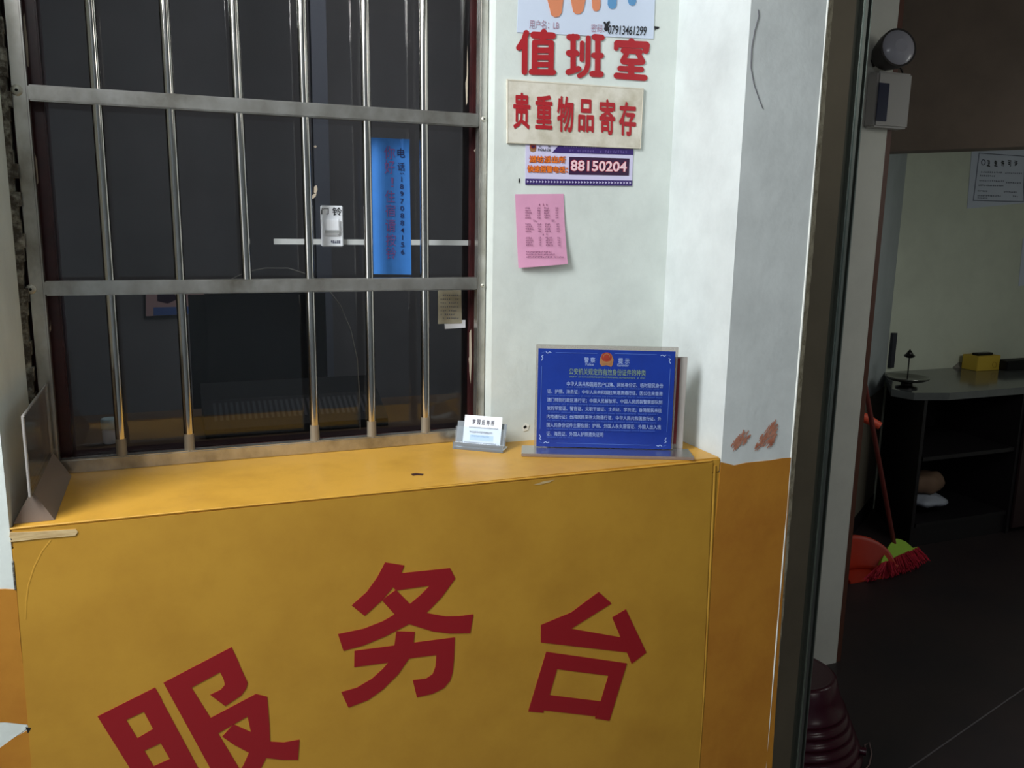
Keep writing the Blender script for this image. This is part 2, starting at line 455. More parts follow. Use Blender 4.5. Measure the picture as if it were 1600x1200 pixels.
# pillar
pl = MB()
def prism(mb, P, z0, z1, m):
    n = len(P); v = [(x, y, z0) for x, y in P] + [(x, y, z1) for x, y in P]
    mb.add(v, [(i, (i + 1) % n, n + (i + 1) % n, n + i) for i in range(n)] + [list(range(n))[::-1], list(range(n, 2 * n))], m)
prism(pl, [(XR, FRONT), (1.1385, FRONT), (1.1385, 1.75), (XR, 1.75)], 0, CEIL, pillar_white)
pil = struct(pl.build('wall_pillar'))
pe = MB()
random.seed(3)
zs_ = [i * 0.02 for i in range(int(CEIL / 0.02) + 1)]
vs, fs = [], []
for z in zs_:
    x = 1.1590 + random.uniform(-0.0005, 0.0005)
    vs += [(1.1386, FRONT + 0.0005, z), (x, FRONT + 0.010 + random.uniform(-0.001, 0.001), z), (1.162, 1.46, z), (1.1386, 1.46, z)]
for i in range(len(zs_) - 1):
    for k in range(4):
        a, b = i * 4 + k, i * 4 + (k + 1) % 4
        fs.append((a, b, b + 4, a + 4))
pe.add(vs, fs, worn_plaster); pe.build('worn_edge', pil)
pb = MB(); pb.tube([(1.1375, FRONT + 0.0005, z) for z in np.linspace(0, CEIL - 0.01, 40)], [0.0022 + random.uniform(-.0007, .0007) for _ in range(40)], edge_white, 8)
pb.build('corner_bead', pil)
po = MB()
po.poly([(1126, 722), (1135, 724), (1147, 727), (1165, 723), (1185, 721), (1205, 719), (1222, 716), (1236, 715), (1203, 1240), (1080, 1240)], YF, ochre_wall, 0.0012, 0.0012)
po.build('lower_paint', pil)
# rusty scuffs on the pillar
Zs = zoom(1080, 640, 4.6156)
sc_ = MB()
def inside(p, P):
    c = False
    for (xa, ya), (xb, yb) in zip(P, P[1:] + P[:1]):
        if (ya > p[1]) != (yb > p[1]) and p[0] < (xb - xa) * (p[1] - ya) / (yb - ya) + xa: c = not c
    return c
def scuff(P, n):
    random.seed(n); k = 0
    while k < n:
        p = (random.uniform(280, 610), random.uniform(40, 325))
        if not inside(p, P): continue
        a = math.radians(random.uniform(48, 70)); L = random.uniform(18, 48)
        w = (p[0] + math.cos(a) * L, p[1] - math.sin(a) * L)
        sc_.stroke([Zs(p), Zs(((p[0] + w[0]) / 2 + random.uniform(-3, 3), (p[1] + w[1]) / 2)), Zs(w)], random.uniform(0.6, 1.7), YF, rust, 0.001, 3); k += 1
scuff([(290, 320), (285, 262), (305, 235), (330, 190), (370, 180), (395, 182), (402, 198), (418, 205), (385, 232), (375, 258), (340, 275), (315, 292)], 70)
scuff([(440, 310), (472, 250), (490, 200), (520, 170), (548, 145), (590, 90), (596, 150), (600, 185), (606, 215), (590, 235), (580, 265), (548, 280), (530, 262), (500, 275), (470, 300)], 130)
sc_.build('rust_scuff', pil)
hair = MB()
Zh = zoom(1000, 0, 4.0)
hair.tube([YF.pt(Zh(p), 0.0012) for p in [(735, 60), (740, 100), (715, 190), (695, 300), (690, 420), (710, 530), (745, 630), (765, 680)]], 0.0006, grey_ink, 5)
hair.build('pencil_line', pil)
# door frame beside the pillar
d1 = MB()
YD = 1.45
d1.box(PX1 + 0.002, 1.311, YD, YD + 0.05, 0, CEIL, jamb)
d1.box(1.311, 1.332, YD + 0.012, YD + 0.05, 0, CEIL, jamb_dark)
d1.box(1.332, 1.345, YD, YD + 0.05, 0, CEIL, alu, 0.003)
d1.box(1.345, 1.3545, YD + 0.02, YD + 0.05, 0, CEIL, jamb_dark)
d1o = struct(d1.build('door_1'))
MB().box(1.3545, 1.3575, YD + 0.004, YD + 0.05, 0, CEIL, alu, 0.0008).build('frame_edge', d1o)
# office shell (behind the grille)
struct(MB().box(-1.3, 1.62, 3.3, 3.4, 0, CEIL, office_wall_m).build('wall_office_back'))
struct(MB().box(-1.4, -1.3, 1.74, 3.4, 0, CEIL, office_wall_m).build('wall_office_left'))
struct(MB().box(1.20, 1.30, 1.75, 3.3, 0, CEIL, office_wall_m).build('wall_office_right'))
bd = MB(); YB = YP(2.9)
p0, p1 = YB.pt((496, 450)), YB.pt((519, 450))
bd.box(p0[0], p1[0], 2.9, 2.94, 0, CEIL, board_grey)
struct(bd.build('trim_2'))
# passage beyond the door
struct(MB().box(3.0, 5.4, 3.49, 3.6, 0, CEIL, dim_wall).build('wall_passage_back'))
struct(MB().box(5.3, 5.4, -2.0, 3.49, 0, CEIL, dim_wall).build('wall_passage_right'))
A, B = np.array([3.575, 3.49]), np.array([2.12, 2.480])
dn = (B - A) / np.linalg.norm(B - A); nn = np.array([-dn[1], dn[0]]); nn = nn if nn[0] > 0 else -nn
def slab(A, B, z0, z1, th, m, off=0.0):
    mb = MB(); nb = -nn * th; o = nn * off
    P = [A + o, B + o, B + o + nb, A + o + nb]
    prism(mb, [tuple(p) for p in P], z0, z1, m); return mb
wd = struct(slab(A, B, 0, CEIL, 0.08, grey_wall).build('wall_passage_left'))
slab(A, B, 0.09, 0.70, 0.003, dado, 0.003).build('dado_paint', wd)
struct(slab(A, B, 0, 0.09, 0.006, black_board, 0.006).build('baseboard_passage'))
YPo = 2.2
xr = YP(YPo).pt((1352, 560))[0]
po_ = MB().box(xr - 0.30, xr, YPo, YPo + 0.30, 0, CEIL, post_white)
struct(po_.build('wall_partition'))
struct(MB().box(xr + 0.0005, xr + 0.024, YPo + 0.004, YPo + 0.03, 0, CEIL, brown_trim).build('trim_3'))
# dark soffit over the opening
ZB = ZP(1.85)
a_, b_ = ZB.pt((1380, 237))[:2], ZB.pt((1600, 229))[:2]
ud = (b_ - a_) / np.linalg.norm(b_ - a_)
P0, P1 = a_ - ud * 0.10, a_ + ud * 1.55
nb = np.array([-ud[1], ud[0]]); nb = nb if nb[0] > 0 else -nb
so = MB(); prism(so, [tuple(P0), tuple(P1), tuple(P1 + nb * 0.14), tuple(P0 + nb * 0.14)], 1.85, CEIL, soffit)
struct(so.build('wall_soffit'))
# cable trunking in the corner of the passage
YBk = YP(3.485)
c0, c1 = YBk.pt((1388, 577)), YBk.pt((1396, 520))
struct(MB().box(c0[0] - 0.005, c0[0] + 0.022, 3.468, 3.488, c0[2] + 0.01, c1[2], vent_grey).build('trim_4'))

# ------------------------------------------------------------------ window behind the grille
wf = MB()
wf.box(XL, -0.181, 1.640, 1.70, SILL, 2.32, maroon, 0.002)
wf.box(0.560, XW, 1.640, 1.70, SILL, 2.32, maroon, 0.002)
wf.box(-0.181, 0.560, 1.640, 1.70, SILL, SILL + 0.016, maroon)
wf.box(-0.181, 0.560, 1.640, 1.70, 2.28, 2.32, maroon)
win = struct(wf.build('window_1'))
YG = YP(PANE - 0.003)
MB().box(-0.181, 0.560, PANE - 0.003, PANE + 0.002, SILL + 0.016, 2.28, glass).build('pane', win)
fl = MB(); YM = YP(1.640)
for P in ([(733, 520), (736, 514), (737, 560), (735, 600), (733, 580)], [(732, 560), (734, 555), (736, 566), (733, 570)], [(727, 130), (729, 118), (730, 70), (731, 110), (730, 160), (728, 165)], [(740, 235), (743, 232), (742, 238)],
          [(74, 520), (79, 508), (79, 498), (80, 515), (76, 524)], [(47, 255), (54, 238), (58, 252), (60, 285), (53, 300)], [(33, 40), (38, 20), (44, 70), (45, 105), (40, 100)]):
    fl.poly(P, YM, flake, 0.001)
fl.build('paint_flake', win)
sp = MB()
Zd = zoom(480, 200, 4.8)
for P in ([(52, 440), (70, 428), (78, 462), (66, 490), (50, 485)], [(30, 520), (46, 495), (70, 490), (62, 515), (40, 532)], [(48, 138), (62, 128), (72, 140), (60, 152)]):
    sp.poly([Zd(p) for p in P], YG, flake, 0.0008)
sp.build('glass_residue', win)
q0, q1 = YG.pt((428, 382)), YG.pt((748, 376))
struct(MB().box(q0[0], 0.5595, PANE - 0.0037, PANE - 0.0031, q0[2] + 0.0005, q1[2] + 0.0005, strip_white).build('trim_5'))

# ------------------------------------------------------------------ steel grille
gr = thing('window_grille', 'stainless steel security grille of round bars over the dark window', 'window grille', (0.18, GRILLE, SILL))
YGr = YP(GRILLE)
TOPZ = 2.30
def upright(x0, x1):
    MB().box(x0, x1, GRILLE, GRILLE + 0.024, SILL + 0.001, TOPZ, steel, 0.0025).build('upright', gr)
upright(-0.2205, -0.1985)
xa, xb = YGr.pt((751, 5))[0], YGr.pt((770, 5))[0]
upright(xa, XW - 0.002)
def railz(t, b): return YGr.pt(b)[2], YGr.pt(t)[2]
RZ = [railz((400, 154.5), (400, 178)), railz((400, 436.5), (400, 458)), railz((400, 696.8), (400, 716.5))]
for k, (z0, z1) in enumerate(RZ):
    MB().box(-0.1984, xa - 0.0002, GRILLE + 0.001, GRILLE + 0.023, z0, z1, steel, 0.002).build('rail', gr)
MB().box(-0.1984, xa - 0.0002, GRILLE + 0.001, GRILLE + 0.023, TOPZ - 0.03, TOPZ, steel, 0.002).build('rail', gr)
bars = [((140, 0), (190.7, 712)), ((256, 0), (296.5, 700)), ((364, 0), (388, 470)), ((470.5, 0), (492, 683)), ((569, 0), (581, 679)), ((661, 0), (665, 672))]
YBar = YP(GRILLE + 0.012)
for i, (t, b) in enumerate(bars):
    xt = YBar.pt(t)[0]; xb_ = YBar.pt(b)[0]; zt = YBar.pt(t)[2]; zb = YBar.pt(b)[2]
    sl = (xt - xb_) / (zt - zb)
    X = lambda z: xb_ + (z - zb) * sl
    zlo = RZ[1][0] + 0.006 if i == 2 else RZ[2][1] - 0.006
    br = MB().tube([(X(z), GRILLE + 0.012, z) for z in (zlo, 1.5, 1.8, TOPZ - 0.01)], 0.0086, steel_bar, 20)
    bo = br.build('bar', gr)
    if i != 2:
        MB().tube([(X(z), GRILLE + 0.012, z) for z in (RZ[2][1] - 0.002, RZ[2][1] + 0.005, RZ[2][1] + 0.018, RZ[2][1] + 0.03)], [0.0094, 0.0092, 0.0090, 0.0087], steel_dull, 20).build('weld_collar', bo)
def screw(p, r, dull):
    c = YGr.pt(p)
    s_ = MB().lathe((c[0], GRILLE, c[2]), [(r, 0.0), (r, 0.0015), (r * 0.75, 0.003), (r * 0.3, 0.0036), (0.0, 0.0036)], screw_mat, 20, True, mtx=Matrix.Rotation(math.radians(90), 3, 'X')).build('screw', gr)
    MB().lathe((c[0], GRILLE - 0.0036, c[2]), [(r * 0.28, -0.0002), (r * 0.28, 0.0004), (0, 0.0004)], dark_hole, 10, False, mtx=Matrix.Rotation(math.radians(90), 3, 'X')).build('screw_slot', s_)
screw((26, 141), 0.0085, 0); screw((48, 452), 0.008, 0); screw((756, 186), 0.0055, 0); screw((754, 446), 0.004, 0)

# ------------------------------------------------------------------ service counter
ct = thing('service_counter', 'yellow service counter with large dark red characters below the barred window', 'counter', (0.37, 1.53, 0.0))
tp = MB()
tp.box(XL + 0.0005, XR - 0.0005, FRONT, 1.72, SILL - 0.03, SILL, yellow_top, 0.003)
tp.build('counter_top', ct)
fp = MB()
fp.box(XL + 0.0005, XR - 0.0005, FRONT, 1.70, 0.0, SILL - 0.03, yellow_front)
fp.build('counter_body', ct)
fs_ = MB()
fs_.sheet([(19, 829), (1113, 722.5), (1088, 1290), (57, 1290)], YF, yellow_front, 1, 1, 0.0005, 0.0012)
fs_.build('front_sheet', ct)
ed = MB()
ed.poly([(16, 831), (60, 829.5), (119, 826), (122, 830), (118, 836), (60, 841), (16, 846), (20, 842), (15, 838)], YF, bare_wood, 0.003, 0.003)
ed.build('exposed_board_edge', ct)
tp2 = MB()
tp2.tube([YF.pt((x, y), 0.0002) for x, y in [(16, 826.5), (200, 808), (560, 773), (800, 750), (1000, 731), (1112, 720)]], 0.0018, yellow_top, 6)
tp2.build('sheet_lip', ct)
Zc = zoom(0, 800, 3.0)
for path in ([Zc(p) for p in [(240, 130), (200, 180), (160, 260), (135, 340), (124, 420), (122, 500)]], [(1117, 728), (1116, 760), (1112, 850), (1106, 960), (1100, 1080), (1090, 1220)]):
    MB().tube([YF.pt(p, -0.0020) for p in path], 0.004, yellow_front, 20).build('sheet_wrinkle', ct)
MB().poly([(642, 741), (650, 739.5), (662, 741), (660, 743.5), (652, 742.5), (645, 744)], ZP(SILL), maroon, 0.0006).build('paint_chip', ct)
MB().poly([(832, 757), (850, 751), (866, 749), (858, 753), (842, 757)], YF, bare_wood, 0.0022).build('paint_chip', ct)
# the three characters
z6 = zoom(100, 860, 1600 / 700); z7 = zoom(500, 860, 1600 / 540)
fu = [[(120, 590), (222, 602), (262, 668), (287, 712), (320, 768), (360, 850), (300, 900), (245, 790)],
      [(120, 590), (325, 487), (350, 530), (285, 573), (222, 602)], [(262, 668), (318, 635), (345, 685), (287, 712)],
      [(285, 573), (325, 487), (490, 795), (560, 930), (480, 960), (378, 742), (345, 685), (318, 635)],
      [(320, 768), (378, 742), (405, 795), (350, 822)],
      [(355, 470), (455, 487), (525, 598), (550, 650), (640, 800), (700, 900), (620, 930), (530, 790)],
      [(355, 470), (598, 343), (625, 400), (557, 432), (455, 487)],
      [(598, 343), (655, 470), (650, 490), (632, 515), (575, 553), (522, 513), (560, 495), (574, 478), (570, 458), (557, 432)],
      [(515, 600), (685, 510), (725, 520), (720, 560), (655, 590), (605, 618), (550, 650)],
      [(725, 520), (733, 620), (735, 680), (720, 740), (690, 800), (640, 860), (590, 840), (640, 765), (660, 720), (667, 645), (655, 590)],
      [(605, 618), (665, 645), (735, 680), (785, 683), (840, 673), (835, 745), (780, 745), (720, 738), (655, 717), (605, 690), (565, 662)]]
wu = [[(300, 53), (388, 67), (372, 110), (330, 175), (285, 228), (205, 300), (145, 252), (215, 190), (265, 120)],
      [(365, 104), (600, 80), (624, 127), (507, 160), (350, 183), (320, 150)],
      [(624, 127), (560, 215), (490, 287), (410, 338), (300, 395), (200, 437), (107, 462), (82, 385), (200, 360), (290, 325), (345, 293), (415, 245), (465, 203), (507, 160)],
      [(285, 228), (350, 180), (415, 245), (490, 287), (580, 303), (640, 302), (708, 293), (693, 380), (600, 382), (520, 372), (410, 338), (345, 295)],
      [(158, 462), (347, 437), (433, 424), (622, 400), (618, 470), (537, 481), (410, 497), (315, 516), (157, 537)],
      [(352, 372), (437, 374), (430, 440), (410, 497), (360, 570), (290, 640), (220, 690), (130, 724), (97, 653), (170, 632), (240, 590), (290, 545), (315, 516), (340, 460)],
      [(537, 481), (622, 400), (618, 500), (612, 560), (600, 600), (570, 635), (520, 660), (447, 677), (428, 598), (490, 590), (520, 570), (533, 535)]]
tai = [[(1288, 190), (1347, 243), (1160, 360), (1390, 400), (1430, 471), (1020, 423), (1020, 343), (1160, 285), (1240, 225)],
       [(1413, 270), (1508, 470), (1440, 522), (1350, 308)],
       [(1045, 467), (1418, 520), (1332, 577), (1095, 547)], [(1418, 520), (1337, 786), (1270, 775), (1297, 696), (1332, 577)],
       [(1060, 667), (1297, 696), (1272, 765), (1033, 737)], [(1045, 467), (1095, 547), (1060, 667), (1033, 737), (1033, 749), (962, 742)]]
for polys, zz in ((fu, z6), (wu, z7), (tai, z7)):
    mb = MB()
    for P in polys: mb.poly([zz(p) for p in P], YF, red_vinyl, 0.0026, 0.0008)
    mb.build('painted_character', ct)

# ------------------------------------------------------------------ notices on the wall
wl = 0.001
# wifi poster
wp = thing('wifi_poster', 'pale blue white poster with orange and blue letter feet and a handwritten number', 'poster', tuple(YW.pt((915, 40))))
z3 = zoom(780, 0, 1600 / 300)
MB().sheet([z3((170, -420)), z3((1310, -380)), z3((1282, 325)), z3((145, 270))], YW, poster_white, 1, 1, wl, 0.0006).build('sheet', wp)
lt = MB()
def leg(P, m):
    lt.poly([z3(p) for p in P], YW, m, 0.003, 0.0012)
leg([(345, -330), (440, -330), (470, -60), (500, -330), (590, -330), (530, -10), (515, 110), (490, 142), (455, 146), (428, 125), (418, 80), (395, -10)], letter_orange)
leg([(540, -320), (630, -320), (645, -80), (680, -320), (760, -320), (715, -10), (695, 90), (670, 118), (635, 120), (612, 100), (590, -10)], letter_orange)
leg([(762, -220), (838, -220), (838, 50), (828, 85), (805, 98), (782, 90), (770, 60)], letter_orange)
leg([(905, -320), (1040, -310), (1040, -230), (975, -235), (975, -160), (1030, -155), (1030, -85), (972, -90), (972, 40), (960, 70), (935, 78), (912, 68), (900, 40)], letter_blue)
leg([(1075, -220), (1140, -215), (1135, 15), (1122, 44), (1100, 50), (1080, 40), (1068, 12)], letter_blue)
lt.build('letters', wp)
MB().text('用户名：LB', [z3((248, 165)), z3((495, 178)), z3((492, 248)), z3((246, 242))], YW, mauve_ink, 0.0, 0.0026).build('printed_caption', wp)
MB().text('密码：', [z3((762, 200)), z3((880, 205)), z3((868, 275)), z3((758, 270))], YW, mauve_ink, 0.0, 0.0026).build('printed_caption', wp)
ht = MB()
ht.text('07913461299', [z3((905, 212)), z3((1225, 222)), z3((1216, 300)), z3((898, 285))], YW, black_ink, 0.008, 0.0028)
ht.stroke([z3(p) for p in [(872, 190), (905, 250), (880, 215), (910, 185), (875, 245), (900, 200), (885, 255)]], 3.2, YW, black_ink, 0.0027, 4)
ht.build('handwritten_number', wp)
# three big red characters stuck on the wall
wc = thing('wall_lettering', 'row of three large bright red characters on the white wall below the poster', 'lettering', tuple(YW.pt((910, 90))))
zhi = [([(222, 275), (205, 330), (160, 400)], 50), ([(210, 330), (207, 602)], 50), ([(283, 293), (440, 300)], 60), ([(368, 270), (360, 350)], 55),
       ([(292, 355), (290, 595)], 50), ([(430, 360), (426, 595)], 48), ([(292, 352), (430, 356)], 46), ([(292, 420), (428, 420)], 50), ([(292, 479), (428, 480)], 46), ([(292, 538), (428, 539)], 44), ([(266, 600), (446, 604)], 52)]
ban = [([(580, 310), (645, 310)], 52), ([(577, 443), (635, 445)], 56), ([(612, 305), (612, 590)], 48), ([(572, 602), (655, 575)], 52), ([(686, 358), (683, 500)], 38),
       ([(738, 318), (734, 540), (720, 590), (690, 620), (665, 632)], 44), ([(792, 310), (848, 315)], 55), ([(785, 463), (845, 465)], 50), ([(772, 617), (842, 620)], 54), ([(818, 315), (815, 615)], 48)]
shi = [([(1098, 345), (1100, 365)], 55), ([(980, 365), (1218, 376)], 62), ([(973, 365), (970, 405)], 42), ([(1225, 378), (1218, 425)], 54), ([(1030, 422), (1170, 432)], 48),
       ([(1066, 432), (1024, 508)], 44), ([(1030, 512), (1184, 518)], 54), ([(1150, 440), (1192, 518)], 46), ([(1095, 520), (1095, 635)], 56), ([(1002, 572), (1180, 580)], 48), ([(974, 632), (1206, 650)], 54)]
for ch in (zhi, ban, shi):
    mb = MB()
    for P, w in ch: mb.stroke([z3(p) for p in P], w / 5.333 * 0.96, YW, sign_red, 0.0022)
    mb.build('character', wc)
# cream plaque
pq = thing('plaque', 'aged cream plaque with six red characters across the wall', 'sign', tuple(YW.pt((897, 178))))
MB().sheet([(790.5, 124), (1004, 138.5), (999.5, 233), (791, 224)], YW, plaque, 1, 1, 0.001, 0.004).build('board', pq)
rm = MB()
for a, b in (((792, 126), (1003, 140)), ((1003, 140), (999, 232)), ((999, 232), (792, 223)), ((792, 223), (792, 126))):
    rm.tube([YW.pt(a, 0.0045), YW.pt(b, 0.0045)], 0.0011, plaque_edge, 6)
rm.build('rim', pq)
bl = MB()
for chs, (x0, x1, y0, y1) in zip('贵重物品寄存', [(105, 250, 775, 1080), (288, 435, 795, 1080), (470, 610, 805, 1105), (645, 778, 830, 1105), (820, 955, 830, 1125), (985, 1130, 850, 1135)]):
    d = 8
    bl.text(chs, [z3((x0 + 3, y0 - d / 2)), z3((x1, y0 + d / 2)), z3((x1 - 3, y1 + d / 2)), z3((x0, y1 - d / 2))], YW, sign_red, 0.0, 0.0062, fat=0.026)
bl.build('lettering', pq)
# police phone notice
z8 = zoom(800, 220, 8.0)
pn = thing('phone_notice', 'lilac and purple notice with a large phone number below the cream plaque', 'notice', tuple(YW.pt((905, 258))))
MB().sheet([z8((166, 10)), z8((1512, 60)), z8((1495, 565)), z8((161, 547))], YW, lilac_paper, 1, 1, wl, 0.0006).build('sheet', pn)
bn = MB()
bn.poly([z8(p) for p in [(495, 150), (590, 45), (1512, 75), (1508, 178)]], YW, purple, 0.0021)
bn.poly([z8(p) for p in [(708, 200), (1463, 222), (1455, 437), (705, 422)]], YW, dark_purple, 0.0021)
bn.poly([z8(p) for p in [(162, 473), (1497, 497), (1495, 565), (161, 547)]], YW, purple, 0.0021)
bn.build('colour_bands', pn)
tr = MB()
for k in range(35):
    x = 180 + k * 37.6; y = 510 + (x - 180) * 0.0135
    tr.poly([z8((x, y - 15)), z8((x + 24, y)), z8((x, y + 15))], YW, lilac_paper, 0.003)
tr.build('arrow_row', pn)
em = MB()
em.poly([z8(p) for p in [(217, 45), (295, 48), (298, 100), (290, 132), (256, 142), (224, 132), (214, 95)]], YW, emblem_gold, 0.0022)
em.poly([z8(p) for p in [(222, 50), (290, 52), (292, 88), (258, 104), (222, 88)]], YW, emblem_red, 0.003)
em.poly([z8(p) for p in [(232, 60), (280, 62), (276, 84), (256, 92), (236, 84)]], YW, dark_purple, 0.0034)
em.build('badge', pn)
nt_ = MB()
nt_.text('公', [z8((326, 52)), z8((362, 53)), z8((362, 85)), z8((326, 84))], YW, black_ink, 0.01, 0.003)
nt_.text('安', [z8((440, 52)), z8((477, 53)), z8((477, 86)), z8((440, 85))], YW, black_ink, 0.01, 0.003)
nt_.text('POLICE', [z8((320, 98)), z8((478, 102)), z8((476, 133)), z8((318, 128))], YW, black_ink, 0.03, 0.003, 1.15)
nt_.text('湖坊派出所', [z8((210, 184)), z8((666, 192)), z8((660, 284)), z8((208, 276))], YW, brick_print, 0.0, 0.0024, 1.12, fat=0.06)
nt_.text('快速报警电话：', [z8((184, 304)), z8((690, 316)), z8((690, 408)), z8((184, 398))], YW, brick_print, 0.0, 0.0024, fat=0.06)
nt_.text('湖坊派出所', [z8((214, 188)), z8((662, 196)), z8((656, 280)), z8((212, 272))], YW, orange_print, 0.0, 0.0033, 1.12, fat=0.026)
nt_.text('快速报警电话：', [z8((188, 308)), z8((686, 320)), z8((686, 404)), z8((188, 394))], YW, orange_print, 0.0, 0.0033, fat=0.026)
nt_.text('88150204', [z8((722, 236)), z8((1434, 258)), z8((1426, 394)), z8((720, 382))], YW, glow_red, 0.05, 0.0028)
nt_.text('88150204', [z8((728, 242)), z8((1428, 264)), z8((1420, 388)), z8((726, 376))], YW, pinkish_white, 0.022, 0.0033)
nt_.marks([z8((640, 66)), z8((1050, 82)), z8((1050, 98)), z8((640, 84))], 14, YW, lav_ink, 0.0028, 0.6, 0.12)
nt_.marks([z8((710, 110)), z8((1470, 128)), z8((1468, 160)), z8((708, 140))], 24, YW, lav_ink, 0.0028, 0.6, 0.12, 0.1)
nt_.build('lettering', pn)
# pink sheet, bottom edge curling off the wall
def curl(px, py):
    u = (px - 803) / 80; v = (py - 303) / 113
    v = max(0, v); u_ = max(0, u)
    return 0.012 * v ** 2.2 * (0.35 + 0.65 * u_) + 0.004 * math.sin(3.1 * u_) * v
YPk = Surf((0, WALL, 0), (0, -1, 0), curl)
pk = thing('price_sheet', 'pink printed sheet with curling lower edge taped below the purple notice', 'paper', tuple(YW.pt((845, 360))))
MB().sheet([(804.5, 303.5), (880, 303), (883, 412), (808, 418.5)], YPk, pink_paper, 10, 14, 0.0012, 0.0005).build('sheet', pk)
z9 = zoom(800, 295, 8.889)
pr = MB()
def row(y, cols, h=22):
    for x0, x1, n in cols: pr.marks([z9((x0, y)), z9((x1, y)), z9((x1, y + h)), z9((x0, y + h))], n, YPk, plum_ink, 0.003, 0.75, 0.16)
row(205, [(362, 386, 1), (415, 438, 1), (462, 486, 1)], 30)
for i in range(5): row(256 + i * 34, [(172, 240 + 12 * (i % 3), 4), (340, 385, 3), (432, 505 + 10 * (i % 2), 4), (592, 632, 3)])
row(430, [(280, 325, 2), (532, 582, 2)], 26)
for i in range(4): row(478 + i * 33, [(172, 250 + 18 * (i % 3), 4), (340, 388, 3), (438, 510 + 14 * (i % 2), 4), (600, 640, 3)])
row(620, [(400, 424, 1), (450, 474, 1)], 26)
for i in range(4): row(668 + i * 33, [(172, 258 + 8 * (i % 2), 4), (345, 380, 2), (440, 530 + 12 * (i % 2), 5), (605, 645, 3)])
row(862, [(170, 515, 16)]); row(898, [(170, 560, 20)]); row(932, [(170, 520, 16), (540, 680, 8)])
pr.build('print', pk)

# ------------------------------------------------------------------ things stuck on the window pane
def wave(px, py):
    u = (px - 580) / 60
    return 0.0025 * max(0, math.sin(u * 5.5)) * 0.8 + (0.006 * max(0, (225 - py) / 10) if px > 625 and py < 225 else 0)
YBl = Surf((0, PANE - 0.003, 0), (0, -1, 0), wave)
bp_ = thing('blue_note', 'blue paper strip with vertical handwriting stuck to the dark window pane', 'paper', tuple(YG.pt((611, 322))))
MB().sheet([(579.5, 215), (639, 218), (642.5, 429), (583.5, 428)], YBl, blue_paper, 12, 10, 0.001, 0.0005).build('sheet', bp_)
zb_ = zoom(480, 200, 4.8)
wr = MB()
for ch, y0, y1, x0, x1 in (('你', 135, 235, 572, 655), ('好', 240, 345, 575, 652), ('！', 370, 445, 625, 645), ('住', 465, 560, 580, 655), ('宿', 570, 665, 582, 658), ('请', 680, 780, 582, 660), ('按', 790, 885, 584, 662), ('铃', 890, 985, 586, 664)):
    wr.text(ch, [zb_((x0, y0)), zb_((x1, y0 + 4)), zb_((x1, y1)), zb_((x0, y1))], YBl, red_pen, 0.0, 0.003)
wr.build('red_writing', bp_)
wk = MB()
for ch, y0, y1, x0, x1 in (('电', 152, 222, 672, 728), ('话', 258, 322, 675, 728)):
    wk.text(ch, [zb_((x0, y0)), zb_((x1, y0 + 3)), zb_((x1, y1)), zb_((x0, y1))], YBl, navy_ink, 0.004, 0.003)
for x in (700, 716): wk.stroke([zb_((x - 1, 338)), zb_((x + 2, 344))], 1.3, YBl, navy_ink, 0.003, 4)
for k, ch in enumerate('18970884156'):
    y = 365 + k * 54.5; h = 38; x0 = 692 + k * 0.8; w_ = 6 if ch == '1' else 26
    wk.text(ch, [zb_((x0 + 13 - w_ / 2, y)), zb_((x0 + 13 + w_ / 2, y + 2)), zb_((x0 + 13 + w_ / 2, y + h)), zb_((x0 + 13 - w_ / 2, y + h))], YBl, navy_ink, 0.004, 0.003)
wk.build('black_writing', bp_)
db = thing('doorbell', 'white doorbell push with handwritten top on the dark window pane', 'doorbell', tuple(YG.pt((518, 352))))
c_ = [YG.pt(p) for p in ((500, 321), (535, 385))]
MB().box(c_[0][0], c_[1][0], PANE - 0.015, PANE - 0.0038, c_[1][2], c_[0][2], bell_white, 0.0016).build('casing', db)
YDb = YP(PANE - 0.015); YDc = YP(PANE - 0.020)
c2, c3 = YDb.pt((506, 341)), YDb.pt((531.5, 368))
bt = MB().box(c2[0], c3[0], PANE - 0.020, PANE - 0.0148, c3[2], c2[2], bell_white, 0.003).build('push_button', db)
MB().poly([(508, 359.5), (530, 359.5), (530, 364.5), (508, 364.5)], YDc, bell_grey, 0.0004).build('name_strip', bt)
dw = MB()
dw.text('门', [(502, 325), (513.5, 325), (513.5, 335), (502, 335)], YDb, black_ink, 0.015, 0.0006)
dw.text('铃', [(519, 324), (534, 324), (534, 337), (519, 337)], YDb, black_ink, 0.015, 0.0006)
dw.build('handwriting', db)
dw = MB()
dw.marks([(517, 375.5), (532, 375.5), (532, 380), (517, 380)], 5, YDb, navy_ink, 0.0006, 0.8, 0.2)
dw.build('maker_mark', db)
o = MB().sheet([(694, 500), (727, 500), (727, 512), (695, 514)], YG, paper_white, 1, 1, 0.0002, 0.0004).build('taped_paper', None, tuple(YG.pt((710, 512))))
tag(o, 'pale slip peeking out below the yellowed paper on the window pane', 'paper')
yp_ = thing('taped_paper', 'yellowed paper slip stuck at the lower right of the window pane', 'paper', tuple(YG.pt((702, 480))))
MB().sheet([(684, 448), (720, 448), (721.5, 505), (684, 506)], YG, old_paper, 1, 1, 0.0009, 0.0004).build('sheet', yp_)
o = MB()
for i in range(7): o.marks([(688, 460 + i * 6), (717, 460 + i * 6), (717, 462.5 + i * 6), (688, 462.5 + i * 6)], 9, YG, slate_ink, 0.0016, 0.6, 0.15, 0.15)
o.build('print', yp_)

# ------------------------------------------------------------------ on the counter
ZS = ZP(SILL)
